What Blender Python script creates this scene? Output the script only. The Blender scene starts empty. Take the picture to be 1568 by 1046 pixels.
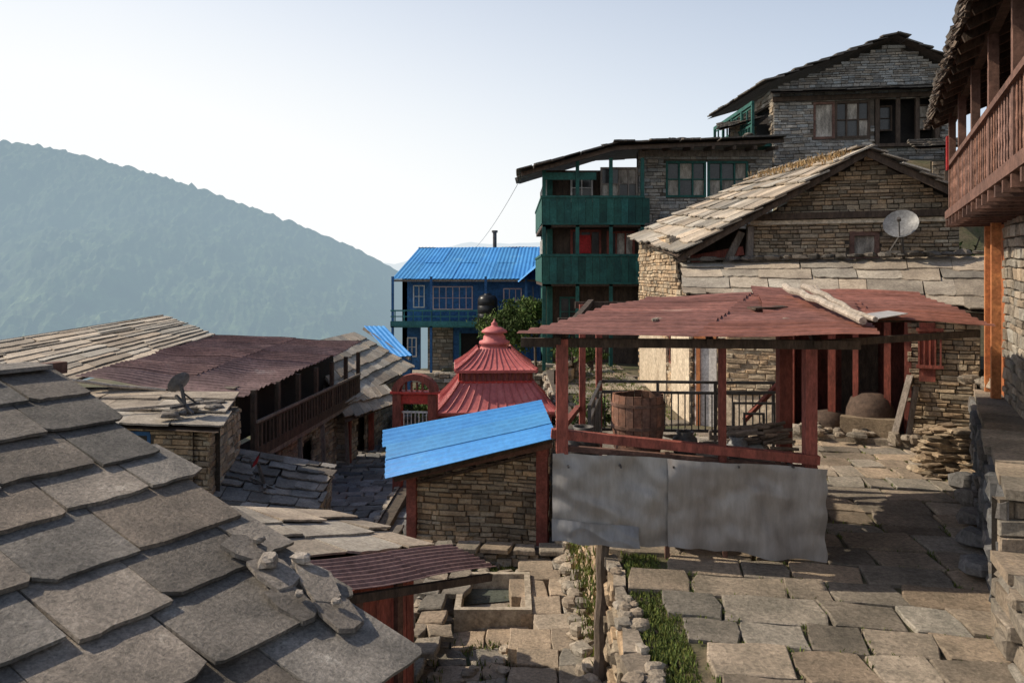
import bpy, math, random, bmesh
from mathutils import Vector, noise
R=random.Random(11)
V=lambda *a: Vector(a)
sc=bpy.context.scene
# ---------------------------------------------------------------- materials
MATS={}
def mat(name,c1,c2=None,rough=.85,ns=2.0,bump=.35,bs=18,metal=0,haze=None,stretch=(1,1,1),spec=.3,c3=None,fine=(.5,1.45)):
    m=bpy.data.materials.new(name); m.use_nodes=True; nt=m.node_tree; N=nt.nodes; L=nt.links
    b=N['Principled BSDF']; b.inputs['Roughness'].default_value=rough; b.inputs['Metallic'].default_value=metal
    b.inputs['Specular IOR Level'].default_value=spec
    c2=c2 or tuple(x*.6 for x in c1)
    tc=N.new('ShaderNodeTexCoord'); mp=N.new('ShaderNodeMapping'); mp.inputs['Scale'].default_value=stretch
    L.new(tc.outputs['Object'],mp.inputs[0])
    n1=N.new('ShaderNodeTexNoise'); n1.inputs['Scale'].default_value=ns; n1.inputs['Detail'].default_value=9; n1.inputs['Roughness'].default_value=.68
    L.new(mp.outputs[0],n1.inputs['Vector'])
    r=N.new('ShaderNodeValToRGB'); r.color_ramp.elements[0].position=.36; r.color_ramp.elements[1].position=.62
    r.color_ramp.elements[0].color=(*c2,1); r.color_ramp.elements[1].color=(*c1,1)
    if c3:
        e=r.color_ramp.elements.new(.70); e.color=(*c3,1)
    L.new(n1.outputs['Fac'],r.inputs[0])
    at=N.new('ShaderNodeAttribute'); at.attribute_name='Col'
    x=N.new('ShaderNodeMix'); x.data_type='RGBA'; x.blend_type='MULTIPLY'; x.inputs[0].default_value=1
    L.new(r.outputs[0],x.inputs[6]); L.new(at.outputs['Color'],x.inputs[7])
    n2=N.new('ShaderNodeTexNoise'); n2.inputs['Scale'].default_value=bs; n2.inputs['Detail'].default_value=8; n2.inputs['Roughness'].default_value=.75
    L.new(mp.outputs[0],n2.inputs['Vector'])
    mr=N.new('ShaderNodeMapRange'); mr.inputs[1].default_value=.3; mr.inputs[2].default_value=.7; mr.inputs[3].default_value=fine[0]; mr.inputs[4].default_value=fine[1]
    L.new(n2.outputs['Fac'],mr.inputs[0])
    y=N.new('ShaderNodeMix'); y.data_type='RGBA'; y.blend_type='MULTIPLY'; y.inputs[0].default_value=1
    L.new(x.outputs[2],y.inputs[6]); L.new(mr.outputs[0],y.inputs[7])
    L.new(y.outputs[2],b.inputs['Base Color'])
    bp=N.new('ShaderNodeBump'); bp.inputs['Strength'].default_value=bump; bp.inputs['Distance'].default_value=.03
    L.new(n2.outputs['Fac'],bp.inputs['Height']); L.new(bp.outputs[0],b.inputs['Normal'])
    if haze:  # aerial haze painted in: surface emits a pale tint that grows with distance
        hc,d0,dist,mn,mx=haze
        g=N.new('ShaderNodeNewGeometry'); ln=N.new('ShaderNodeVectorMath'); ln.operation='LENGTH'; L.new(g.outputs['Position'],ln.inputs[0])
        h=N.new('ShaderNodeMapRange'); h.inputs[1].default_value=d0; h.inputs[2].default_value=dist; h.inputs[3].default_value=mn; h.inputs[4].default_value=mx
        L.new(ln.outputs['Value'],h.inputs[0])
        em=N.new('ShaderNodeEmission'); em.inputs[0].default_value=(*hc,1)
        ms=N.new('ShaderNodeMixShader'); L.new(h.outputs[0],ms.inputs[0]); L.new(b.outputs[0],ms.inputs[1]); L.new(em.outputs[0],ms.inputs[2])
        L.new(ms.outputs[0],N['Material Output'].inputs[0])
    MATS[name]=m; return m
mat('slate',(.275,.235,.195),(.14,.122,.103),rough=.8,ns=2.2,bump=.9,bs=32,c3=(.41,.36,.305),fine=(.4,1.5))
mat('slate_tan',(.42,.36,.285),(.25,.21,.168),rough=.85,ns=1.8,bump=.6,bs=24,c3=(.52,.46,.39))
mat('slate_dark',(.16,.14,.12),(.075,.066,.056),rough=.85,ns=2,bump=.6,bs=24)
mat('stone',(.38,.325,.255),(.23,.19,.148),ns=2.5,bump=.8,bs=22)
mat('stone_warm',(.45,.345,.23),(.27,.20,.135),ns=2.5,bump=.8,bs=22)
mat('stone_white',(.44,.41,.365),(.27,.245,.215),ns=2.5,bump=.8,bs=22)
mat('mortar',(.12,.095,.072),(.06,.05,.04),ns=4,bump=.7,bs=20)
mat('flag',(.335,.275,.212),(.18,.153,.118),ns=1.7,bump=.8,bs=24,c3=(.42,.33,.235),fine=(.45,1.45),rough=.9)
mat('flag_dark',(.19,.18,.17),(.10,.095,.09),ns=1.5,bump=.6,bs=20)
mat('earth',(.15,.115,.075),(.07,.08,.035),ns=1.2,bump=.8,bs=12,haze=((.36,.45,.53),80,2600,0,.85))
mat('rust_tin',(.29,.125,.095),(.165,.07,.052),rough=.6,ns=1.3,bump=.3,bs=16,c3=(.38,.235,.185),stretch=(.5,1.6,1))
mat('brown_tin',(.29,.175,.145),(.165,.095,.078),rough=.6,ns=.9,bump=.25,bs=14,c3=(.38,.29,.25))
mat('blue_tin',(.07,.285,.60),(.05,.225,.52),rough=.45,ns=.9,bump=.1,bs=10,fine=(.8,1.15),c3=(.12,.34,.60))
mat('zinc',(.32,.31,.30),(.245,.235,.23),rough=.55,ns=1.3,bump=.12,bs=9,metal=.35,stretch=(1.5,1,.35),c3=(.29,.235,.195),fine=(.82,1.15))
mat('wood_dark',(.095,.065,.047),(.045,.032,.023),ns=3,bump=.5,bs=16,stretch=(3,3,.7))
mat('wood_grey',(.24,.20,.17),(.12,.10,.08),ns=3,bump=.5,bs=16,stretch=(3,3,.7))
mat('wood_red',(.27,.075,.053),(.13,.042,.031),ns=3,bump=.4,bs=16,stretch=(2,2,.6))
mat('wood_orange',(.52,.21,.08),(.34,.12,.05),ns=3,bump=.3,bs=16)
mat('wood_maroon',(.185,.10,.075),(.10,.055,.042),ns=3,bump=.3,bs=16)
mat('green_paint',(.022,.11,.088),(.014,.06,.05),rough=.7,ns=2.5,bump=.3,bs=14,c3=(.05,.15,.12))
mat('teal_paint',(.05,.20,.20),(.03,.13,.13),rough=.6,ns=2.5,bump=.2,bs=14)
mat('blue_paint',(.04,.13,.30),(.025,.08,.19),rough=.8,ns=1.2,bump=.2,bs=9,c3=(.07,.17,.33))
mat('pagoda_red',(.54,.165,.155),(.41,.10,.098),rough=.55,ns=2.5,bump=.15,bs=14,c3=(.60,.24,.22),fine=(.75,1.2))
mat('bright_red',(.50,.055,.04),(.36,.035,.03),rough=.6,ns=3,bump=.1)
mat('white_paint',(.66,.63,.60),(.48,.45,.42),ns=2,bump=.2)
mat('pink_paint',(.56,.42,.41),(.42,.3,.3),ns=2,bump=.2)
mat('plaster',(.62,.53,.41),(.43,.35,.26),ns=1.5,bump=.5,bs=12)
mat('clay',(.27,.13,.085),(.13,.078,.06),ns=5,bump=.6,bs=16,c3=(.33,.21,.15))
mat('mud',(.12,.08,.058),(.075,.05,.038),ns=2,bump=.6,bs=12)
mat('iron',(.10,.09,.085),(.05,.045,.04),rough=.5,ns=5,bump=.2)
mat('black_plastic',(.02,.02,.022),(.015,.015,.015),rough=.35,bump=.05)
mat('dish_grey',(.20,.20,.205),(.13,.13,.13),rough=.45,bump=.05)
mat('dark_inside',(.022,.018,.015),(.012,.01,.01),bump=.1)  # near-black colour painting in the shade behind openings
mat('glass',(.035,.035,.035),(.02,.02,.02),rough=.18,bump=.0,spec=.4)
mat('curtain',(.42,.37,.31),(.10,.085,.07),ns=1.4,bump=.2,stretch=(3,3,1))
mat('red_cloth',(.40,.03,.03),(.28,.02,.02),bump=.2)
mat('grass_blade',(.155,.185,.045),(.09,.11,.027),ns=3,bump=.1)
mat('dry_grass',(.42,.28,.13),(.26,.17,.08),ns=3,bump=.1)
mat('leaf',(.095,.14,.035),(.045,.075,.02),ns=2,bump=.1,c3=(.17,.19,.055))
mat('bark',(.13,.10,.075),(.07,.05,.04),bump=.6)
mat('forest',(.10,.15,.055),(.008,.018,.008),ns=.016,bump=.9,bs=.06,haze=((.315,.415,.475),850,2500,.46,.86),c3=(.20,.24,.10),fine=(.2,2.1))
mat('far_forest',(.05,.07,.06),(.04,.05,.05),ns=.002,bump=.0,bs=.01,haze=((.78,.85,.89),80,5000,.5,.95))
mat('stick',(.42,.36,.30),(.24,.20,.16),ns=4,bump=.5)
mat('water',(.10,.11,.09),(.06,.07,.06),rough=.12,bump=.1,spec=.6)
mat('sack',(.36,.33,.29),(.2,.19,.17),ns=3,bump=.6,bs=12)
# ---------------------------------------------------------------- mesh helpers
class M:
    def __init__(s): s.v=[]; s.f=[]; s.c=[]; s.smooth=False
    def face(s,pts,col):
        i=len(s.v); s.v+= [Vector(p) for p in pts]; s.f.append(tuple(range(i,i+len(pts)))); s.c.append(col)
def build(name,m,matn,center):
    me=bpy.data.meshes.new(name); me.from_pydata([tuple(p-center) for p in m.v],[],m.f)
    ca=me.color_attributes.new('Col','FLOAT_COLOR','CORNER'); d=[]
    for f,c in zip(m.f,m.c): d+= list((*c,1.0))*len(f)
    ca.data.foreach_set('color',d); me.materials.append(MATS[matn])
    if m.smooth:
        bm=bmesh.new(); bm.from_mesh(me); bmesh.ops.remove_doubles(bm,verts=bm.verts,dist=.0008); bm.to_mesh(me); bm.free()
        me.polygons.foreach_set('use_smooth',[True]*len(me.polygons))
    me.update(); o=bpy.data.objects.new(name,me); sc.collection.objects.link(o); return o
class O:
    def __init__(s,name): s.name=name; s.p={}
    def m(s,part,matn):
        k=(part,matn)
        if k not in s.p: s.p[k]=M()
        return s.p[k]
    def done(s,origin=None):
        ps=[(k,m) for k,m in s.p.items() if m.v]
        if origin is None:
            allv=[p for k,m in ps for p in m.v]
            c=V((min(p.x for p in allv)+max(p.x for p in allv))/2,(min(p.y for p in allv)+max(p.y for p in allv))/2,min(p.z for p in allv))
        else: c=origin
        if len(ps)==1:
            (k,m)=ps[0]; o=build(s.name,m,k[1],c); o.location=c; return o
        e=bpy.data.objects.new(s.name,None); e.location=c; sc.collection.objects.link(e)
        for (k,m) in ps:
            o=build(k[0],m,k[1],c); o.parent=e
        return e
def g(a,b=None):
    if b is None: b=a
    x=R.uniform(a,b); return (x,x,x)
def tint(lo=.75,hi=1.2,h=.05):
    x=R.uniform(lo,hi); w=R.uniform(-h,h); return (x*(1+w),x,x*(1-w))
W1=(1,1,1)
def prism(m,top,ext,col):
    n=len(top); bot=[p+ext for p in top]
    m.face(top,col); m.face(bot[::-1],col)
    for i in range(n):
        j=(i+1)%n; m.face([top[i],bot[i],bot[j],top[j]],col)
def bar(m,p,q,w,h=None,col=W1,up=None,taper=1):
    p=Vector(p); q=Vector(q); h=h or w; d=(q-p)
    if d.length<1e-5: return
    d.normalize(); up=Vector(up) if up else (V(0,0,1) if abs(d.z)<.9 else V(0,1,0))
    s=d.cross(up).normalized(); u=s.cross(d)
    def ring(c,k): return [c+s*w/2*k+u*h/2*k,c-s*w/2*k+u*h/2*k,c-s*w/2*k-u*h/2*k,c+s*w/2*k-u*h/2*k]
    a=ring(p,1); b=ring(q,taper)
    m.face(a,col); m.face(b[::-1],col)
    for i in range(4):
        j=(i+1)%4; m.face([a[i],b[i],b[j],a[j]],col)
def cyl(m,p,q,r0,r1=None,n=10,col=W1,cap=True):
    p=Vector(p); q=Vector(q); r1=r0 if r1 is None else r1; d=(q-p).normalized()
    up=V(0,0,1) if abs(d.z)<.9 else V(1,0,0); s=d.cross(up).normalized(); u=s.cross(d)
    a=[p+(s*math.cos(t)+u*math.sin(t))*r0 for t in [2*math.pi*i/n for i in range(n)]]
    b=[q+(s*math.cos(t)+u*math.sin(t))*r1 for t in [2*math.pi*i/n for i in range(n)]]
    for i in range(n):
        j=(i+1)%n; m.face([a[i],a[j],b[j],b[i]],col)
    if cap: m.face(a[::-1],col); m.face(b,col)
def log(m,p,q,r0,r1,n=8,seg=6,wob=.02,col=W1):
    p=Vector(p);q=Vector(q);pp=p
    for i in range(1,seg+1):
        t=i/seg; c=p.lerp(q,t)+V(R.uniform(-wob,wob),R.uniform(-wob,wob),R.uniform(-wob,wob))
        cyl(m,pp,c,r0+(r1-r0)*(i-1)/seg,r0+(r1-r0)*t,n,col); pp=c
def lathe(m,c,prof,n=16,col=W1,sq=False,ang=0,caps=False):
    rings=[]
    for r,z in prof:
        if sq: rings.append([V(c.x+r*1.4142*math.cos(ang+math.pi/4+i*math.pi/2),c.y+r*1.4142*math.sin(ang+math.pi/4+i*math.pi/2),z) for i in range(4)])
        else: rings.append([V(c.x+r*math.cos(2*math.pi*i/n),c.y+r*math.sin(2*math.pi*i/n),z) for i in range(n)])
    for a,b in zip(rings,rings[1:]):
        k=len(a)
        for i in range(k):
            j=(i+1)%k; m.face([a[i],a[j],b[j],b[i]],col)
    if caps: m.face(rings[0][::-1],col); m.face(rings[-1],col)
def rock(m,c,sx,sy,sz,col=None,rot=None):
    c=Vector(c); col=col or tint(.7,1.2); ro=R.uniform(0,3) if rot is None else rot; sd=V(R.uniform(0,99),R.uniform(0,99),0)
    nr,nn=5,8; rings=[]
    for i in range(nr+1):
        ph=math.pi*i/nr; ring=[]
        for j in range(nn):
            th=2*math.pi*j/nn; d=V(math.sin(ph)*math.cos(th),math.sin(ph)*math.sin(th),math.cos(ph))
            k=1+.4*noise.noise(d*1.6+sd)
            e=V(*[math.copysign(abs(x)**.7,x) for x in d])*k
            x,y=e.x*sx,e.y*sy
            ring.append(c+V(x*math.cos(ro)-y*math.sin(ro),x*math.sin(ro)+y*math.cos(ro),e.z*sz))
        rings.append(ring)
    for a,b in zip(rings,rings[1:]):
        for i in range(nn):
            j=(i+1)%nn; m.face([a[i],b[i],b[j],a[j]],col)
def frame(p0,p1):
    p0=V(p0[0],p0[1],0); p1=V(p1[0],p1[1],0); d=(p1-p0).normalized(); n=V(d.y,-d.x,0); L=(p1-p0).length
    f=lambda t,z,o=0: p0+d*t+n*o+V(0,0,z)
    return f,L
def wbox(m,f,t0,t1,z0,z1,o0,o1,col=W1):
    P=[f(t0,z0,o1),f(t1,z0,o1),f(t1,z1,o1),f(t0,z1,o1)]; Q=[f(t0,z0,o0),f(t1,z0,o0),f(t1,z1,o0),f(t0,z1,o0)]
    m.face(P,col); m.face(Q[::-1],col)
    for i in range(4):
        j=(i+1)%4; m.face([P[i],Q[i],Q[j],P[j]],col)
def swall(o,f,L,z0,z1,holes=(),sm='stone',ch=.12,sl=(.16,.45),back=.3,t0=0,rough=.012,proud=(.0,.045),lo=.6,hi=1.25,gp=.007):
    m=o.m('stonework',sm); b=o.m('wall_core','mortar'); zt=z1 if callable(z1) else (lambda t:z1)
    z=z0; zmax=max(zt(t0+(L-t0)*i/20) for i in range(21)); sd=R.uniform(0,90)
    while z<zmax:
        h=ch*R.uniform(.65,1.4); t=t0-R.uniform(0,.15)
        while t<L:
            l=R.uniform(*sl)*(1.5 if R.random()<.12 else 1); a=max(t,t0); c=min(t+l,L); t+=l
            if c-a<.04: continue
            tm=(a+c)/2; zm=z+h/2; bad=False
            for (h0,h1,ha,hb) in holes:
                if ha-.02<zm<hb+.02:
                    if h0<tm<h1: bad=True
                    elif a<h1<c and tm>=h1: a=h1
                    elif a<h0<c and tm<=h0: c=h0
                    elif a<h0 and c>h1: bad=True
            if bad or z+h*.8>zt(tm): continue
            q=R.uniform(*proud); j=lambda: R.uniform(-rough,rough); ins=.012; s1=R.uniform(0,h*.16)*(R.random()<.5)
            wv=lambda x:.10*ch*3*noise.noise(V(x*.9+sd,z*.8,sd))
            A_,C_=wv(a),wv(c)
            back4=[f(a+gp,z+gp+A_,-.05),f(c-gp,z+gp+C_,-.05),f(c-gp,z+h-gp+C_,-.05),f(a+gp,z+h-gp+A_,-.05)]
            mid=[f(a+gp,z+gp+A_+j()*.5,q-.012),f(c-gp,z+gp+C_+j()*.5,q-.012),f(c-gp,z+h-gp-s1+C_+j()*.5,q-.012),f(a+gp,z+h-gp+A_+j()*.5,q-.012)]
            fr=[f(a+gp+ins,z+gp+ins+A_,q+j()),f(c-gp-ins,z+gp+ins+C_,q+j()),f(c-gp-ins,z+h-gp-ins-s1+C_,q+j()),f(a+gp+ins,z+h-gp-ins+A_,q+j())]
            k_=1+.35*noise.noise(V(tm*.7+sd,zm*.9,7)); col=tuple(x*k_ for x in tint(lo,hi,.09))
            m.face(fr,col)
            for i in range(4):
                k=(i+1)%4; m.face([mid[i],mid[k],fr[k],fr[i]],col); m.face([back4[i],back4[k],mid[k],mid[i]],col)
        z+=h
    cuts=sorted(set([t0,L]+[x for hh in holes for x in hh[:2] if t0<x<L]+[t0+(L-t0)*i/max(1,int((L-t0)/.4)) for i in range(1,max(1,int((L-t0)/.4)))]))
    for a,c in zip(cuts,cuts[1:]):
        tm=(a+c)/2
        hs=sorted([(ha,hb) for (h0,h1,ha,hb) in holes if h0<=tm<=h1])
        lo_=z0
        for ha,hb in hs:
            if ha>lo_: wbox(b,f,a,c,lo_,ha,-back,-.03)
            lo_=hb
        za,zc=zt(a)-.06,zt(c)-.06
        if min(za,zc)>lo_:
            P=[f(a,lo_,-.03),f(c,lo_,-.03),f(c,zc,-.03),f(a,za,-.03)]; Q=[f(a,lo_,-back),f(c,lo_,-back),f(c,zc,-back),f(a,za,-back)]
            b.face(P,W1); b.face(Q[::-1],W1); b.face([P[3],P[2],Q[2],Q[3]],W1)
def slates(o,A,B,C,D,course=.5,w=(.3,.65),th=.035,mt='slate',lo=.72,hi=1.25,part='slates',edge=.1,under='wood_dark',rag=1.0,lift=1.9,wav=.35):
    A,B,C,D=[Vector(p) for p in (A,B,C,D)]; m=o.m(part,mt)
    S=lambda u,v:(A*(1-u)+B*u)*(1-v)+(D*(1-u)+C*u)*v
    N=(C-A).cross(D-B); N=-N if N.z<0 else N; N.normalize()
    L=((D-A).length+(C-B).length)/2; W=((B-A).length+(C-D).length)/2; n=max(2,round(L/course))
    bd=[0]+[(i+R.uniform(-.12,.12)*rag)/n for i in range(1,n)]+[1]
    for i in range(n):
        u=-R.uniform(0,edge)/W; end=1+R.uniform(0,edge)/W; slope=R.uniform(-.04,.04)*rag/n
        while u<end-1e-4:
            u2=u+R.uniform(*w)/W
            if end-u2<.45*w[0]/W: u2=end
            gp=.006/W; e=lambda: R.uniform(-.09,.10)/n*rag
            v0=max(-.02,bd[i]-.3/n); v1=bd[i+1]+e()+slope*(u-.5)*8; c=min(.14,.3*(u2-u)*W)/W*R.random(); ch1=R.uniform(0,.12)/n*(R.random()<.6); ch2=R.uniform(0,.14)/n*(R.random()<.6)
            a0=R.uniform(0,.008); a1=th*lift+R.uniform(0,th*.7); a2=a1+R.uniform(-th*.3,th*.4); T=th*R.uniform(.7,1.3); sk=R.uniform(-.02,.02)*rag/W
            mid=[S(lerp(u2-gp-c,u+gp+c,k)+sk,v1+e()*wav)+N*lerp(a1,a2,k) for k in (.2,.4,.6,.8)]
            pts=[S(u+gp,v0)+N*a0,S(u2-gp,v0)+N*a0,S(u2-gp+sk,v1-ch1)+N*a1,S(u2-gp-c+sk,v1)+N*a1]+mid+[S(u+gp+c+sk,v1+e()*.3)+N*a2,S(u+gp+sk,v1-ch2)+N*a2]
            k=R.random(); col=tint(lo,hi,.06)
            if k<.08: col=tuple(x*1.3 for x in col)
            elif k<.14: col=tuple(x*.7 for x in col)
            prism(m,pts,-N*T,col); u=u2
    if under:
        q=o.m('roof_deck',under); k=6
        for i in range(k):
            for j in range(k):
                q.face([S(i/k,j/k)-N*.045,S((i+1)/k,j/k)-N*.045,S((i+1)/k,(j+1)/k)-N*.045,S(i/k,(j+1)/k)-N*.045],W1)
    return S,N
def corr(o,A,B,C,D,mt,pitch=.1,amp=.014,sheet=.82,vs=2.2,var=.2,sag=.02,part='tin_roof'):
    A,B,C,D=[Vector(p) for p in (A,B,C,D)]; m=o.m(part,mt); m.smooth=True
    S=lambda u,v:(A*(1-u)+B*u)*(1-v)+(D*(1-u)+C*u)*v
    N=(C-A).cross(D-B); N=-N if N.z<0 else N; N.normalize()
    L=((D-A).length+(C-B).length)/2; W=((B-A).length+(C-D).length)/2
    nu=max(1,round(W/sheet)); nv=max(1,round(L/vs)); sd=R.uniform(0,50)
    for iv in range(nv):
        for iu in range(nu):
            col=tint(1-var,1+var,.06); o1=.012*((iu+iv)%2)+.006*(nv-iv); ev=R.uniform(-.05,.06)/L if iv==nv-1 else .05/L; sv=R.uniform(-.04,.04)/L if iv==0 else 0
            k=max(6,int(sheet/pitch*8)); kv=max(3,int(vs/.35)); base=len(m.v)
            for j in range(kv+1):
                for i in range(k+1):
                    u=(iu+i/k*1.03)/nu; v=iv/nv+sv+(1/nv+ev-sv)*j/kv
                    p=S(u,v); ph=u*W/pitch*2*math.pi
                    p=p+N*(amp*math.sin(ph)+o1+sag*noise.noise(V(u*W*.8+sd,v*L*.8,0))*2)
                    m.v.append(p)
            for j in range(kv):
                for i in range(k):
                    a=base+j*(k+1)+i; m.f.append((a,a+1,a+k+2,a+k+1)); m.c.append(col)
    return S,N
GAPS=[]
def pave(o,org,e1,e2,L1,L2,inside,hf,rd=(.45,.75),sw=(.4,.95),mt='flag',lo=.75,hi=1.2,zj=.012,gap=.018,th=.12,part='slabs',rag=1.0,ins=1.0):
    m=o.m(part,mt); org=Vector(org);e1=Vector(e1).normalized();e2=Vector(e2).normalized(); b=0
    while b<L2:
        d=R.uniform(*rd); a=-R.uniform(0,.5); sk=R.uniform(-.05,.05)
        while a<L1:
            w=R.uniform(*sw); c=org+e1*(a+w/2)+e2*(b+d/2)
            if inside(c.x,c.y):
                z=hf(c.x,c.y)+.03+R.uniform(-zj,zj); tx=R.uniform(-.01,.01); ty=R.uniform(-.01,.01)
                j=lambda: R.uniform(-.024,.022)*rag
                out=[(0,0),(.33,0),(.7,0),(1,0),(1,.5),(1,1),(.65,1),(.3,1),(0,1),(0,.5)]
                wob=R.uniform(-.06,.06)*rag; P=[]
                for (x,y) in out:
                    cx_=.03*rag*R.random() if (x in(0,1) and y in (0,1)) else 0
                    xx=a+gap+(w-2*gap)*x+j()+(cx_ if x==0 else -cx_)+wob*(y-.5); yy=b+gap+(d-2*gap)*y+j()+sk*(x-.5)
                    P.append((xx,yy,z+tx*(x-.5)*2+ty*(y-.5)*2))
                cx=a+w/2; cy=b+d/2; col=tint(lo,hi,.09)
                mk=lambda x,y,zz: V(*(org+e1*x+e2*y).xy,zz)
                r1=[mk(x,y,zz-.016*ins) for x,y,zz in P]; r2=[mk(x+(cx-x)*.07*ins,y+(cy-y)*.09*ins,zz+R.uniform(-.003,.003)) for x,y,zz in P]; r0=[mk(x,y,zz-th) for x,y,zz in P]
                n=len(out); ctr=mk(cx,cy,z+R.uniform(-.008,.004))
                for i in range(n):
                    k=(i+1)%n; m.face([r2[i],r2[k],ctr],col); m.face([r1[i],r1[k],r2[k],r2[i]],col); m.face([r0[i],r0[k],r1[k],r1[i]],col)
                for q in range(8): 
                    s=R.random(); GAPS.append(mk(a+w*s,b,z-.03) if q%2 else mk(a,b+d*s,z-.03))
            a+=w
        b+=d
def tufts(m,pts,nb=7,h=(.05,.14),w=.008,sp=.05,lo=.6,hi=1.5):
    for p in pts:
        for i in range(nb):
            a=R.uniform(0,6.28); q=Vector(p)+V(R.gauss(0,sp),R.gauss(0,sp),0); hh=R.uniform(*h); ln=R.uniform(.1,.7)*hh
            d=V(math.cos(a),math.sin(a),0); s=V(-d.y,d.x,0)*w; c=tint(lo,hi,.15)
            m.face([q-s,q+s,q+s*.7+d*ln*.35+V(0,0,hh*.6),q+d*ln+V(0,0,hh),q-s*.7+d*ln*.35+V(0,0,hh*.6)],c)
def foliage(m,c,r,n,leaf=.06,fl=.8):
    c=Vector(c); cl=[]
    for i in range(max(6,n//90)):
        d=V(R.gauss(0,1),R.gauss(0,1),R.gauss(0,fl)); d.normalize(); cl.append((c+V(d.x*r,d.y*r,d.z*r*fl)*R.uniform(.35,1),r*R.uniform(.16,.36),R.uniform(.5,1.5)))
    for i in range(n):
        cc,cr,br=R.choice(cl); p=cc+V(R.gauss(0,cr*.6),R.gauss(0,cr*.6),R.gauss(0,cr*.5))
        a=V(R.gauss(0,1),R.gauss(0,1),R.gauss(0,1)).normalized(); b=a.cross(V(R.random(),R.random(),R.random())).normalized(); l=leaf*R.uniform(.6,1.4)
        k=br*R.uniform(.7,1.3); m.face([p-a*l,p+b*l*.45,p+a*l,p-b*l*.45],(k,k,k*.9))
def window(o,f,t0,t1,z0,z1,nx=2,ny=2,fm='green_paint',gm='glass',off=0,fw=.06):
    m=o.m('window_frame',fm)
    wbox(m,f,t0,t1,z1-fw,z1,off-.08,off+.03); wbox(m,f,t0,t1,z0,z0+fw,off-.08,off+.04)
    wbox(m,f,t0,t0+fw,z0+fw,z1-fw,off-.08,off+.028); wbox(m,f,t1-fw,t1,z0+fw,z1-fw,off-.08,off+.028)
    for i in range(1,nx):
        t=t0+(t1-t0)*i/nx; wbox(m,f,t-fw*.35,t+fw*.35,z0+fw,z1-fw,off-.06,off+.015)
    for i in range(1,ny):
        z=z0+(z1-z0)*i/ny; wbox(m,f,t0+fw,t1-fw,z-fw*.25,z+fw*.25,off-.055,off+.01)
    for i in range(nx):
        for j in range(ny):
            a=t0+(t1-t0)*i/nx; c=t0+(t1-t0)*(i+1)/nx; zz=z0+(z1-z0)*j/ny; z2=z0+(z1-z0)*(j+1)/ny
            gg=gm if gm!='mixed' else ('curtain' if R.random()<.45 else 'glass')
            o.m('window_pane',gg).face([f(a,zz,off-.05),f(c,zz,off-.05),f(c,z2,off-.05+R.uniform(-.004,.004)),f(a,z2,off-.05)],g(.8,1.3))
def rail(m,f,t0,t1,z0,z1,off,step=.13,bw=.03,rw=.06,top=True):
    if top: wbox(m,f,t0,t1,z1-rw,z1,off-rw/2,off+rw/2)
    wbox(m,f,t0,t1,z0,z0+rw,off-rw/2,off+rw/2); t=t0+step/2
    while t<t1:
        wbox(m,f,t-bw/2,t+bw/2,z0+rw,z1-rw,off-bw/2,off+bw/2,tint(.7,1.2)); t+=step
def dish(name,c,r,az,mt='dish_grey',pole=.5):
    o=O(name); m=o.m('reflector',mt); c=Vector(c); d=V(math.cos(az)*.85,math.sin(az)*.85,.52).normalized(); s=d.cross(V(0,0,1)).normalized(); u=s.cross(d)
    rings=[]
    for i in range(6):
        k=i/5; rings.append([c+(s*math.cos(t)+u*math.sin(t))*r*k+d*(.28*r*k*k) for t in [2*math.pi*j/20 for j in range(20)]])
    for a,b in zip(rings,rings[1:]):
        for i in range(20):
            j=(i+1)%20; m.face([a[i],a[j],b[j],b[i]],W1)
    m.smooth=True; q=o.m('mount','iron')
    bar(q,c-d*.02,c-V(0,0,pole)-d*.15,.05); bar(q,c-V(0,0,pole)-d*.15-s*.3,c-V(0,0,pole)-d*.15+s*.3,.05); bar(q,c-V(0,0,pole)-d*.4,c-V(0,0,pole)+d*.15,.05)
    bar(q,c-u*r*.95+d*.2*r,c+d*r*.95-u*r*.2,.02); cyl(q,c+d*r*.85-u*r*.2,c+d*r*1.05-u*r*.15,.04)
    bar(q,c-d*.1-u*.1,c-V(0,0,pole)-d*.15+s*.25,.03)
    o.done()
sm=lambda a,b,x: (lambda t:t*t*(3-2*t))(max(0,min(1,(x-a)/(b-a))))
lerp=lambda a,b,t:a+(b-a)*t
# ---------------------------------------------------------------- ground
def gh(x,y):
    low=-5.05-.9*sm(14,26,y); low=lerp(low,-4.75,sm(24,30,y)*sm(-4.4,-3.6,x))
    up=-3.215-1.5*sm(32,36,y)
    z=lerp(low,up,sm(1.25,1.45,x))
    z+=7.6*sm(8.8,12,x)*sm(20,30,y)
    z+=1.3*sm(8.6,9.4,x)*(1-sm(18,22,y))
    z+=.05*noise.noise(V(x*.5,y*.5,0))*(1-sm(1.0,1.3,x)*(1-sm(16,18,y)))
    z+=min(60,max(0,(x-18)*.25))
    d=max(0,y-50,-24-x)+max(0,-10-y)*.3
    z-=min(620,d*.75)
    return z
def ax(lo,hi,st,far): 
    a=[]; x=lo
    while x<=hi: a.append(x); x+=st
    return sorted([-f for f in far if -f<lo]+a+[f for f in far if f>hi])
far=[12,18,26,34,42,50,60,75,100,150,240,400,700,1000,1600,3000,7000,15000,32000]
xs=sorted(ax(-26,24,.5,far)+[1.25,1.35,1.45]); ys=ax(-8,56,.6,far)
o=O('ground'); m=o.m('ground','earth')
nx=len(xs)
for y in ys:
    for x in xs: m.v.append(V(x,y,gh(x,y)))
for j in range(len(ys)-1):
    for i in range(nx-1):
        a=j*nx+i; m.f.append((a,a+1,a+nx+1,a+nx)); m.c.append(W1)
o.done(V(0,0,0))
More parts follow.
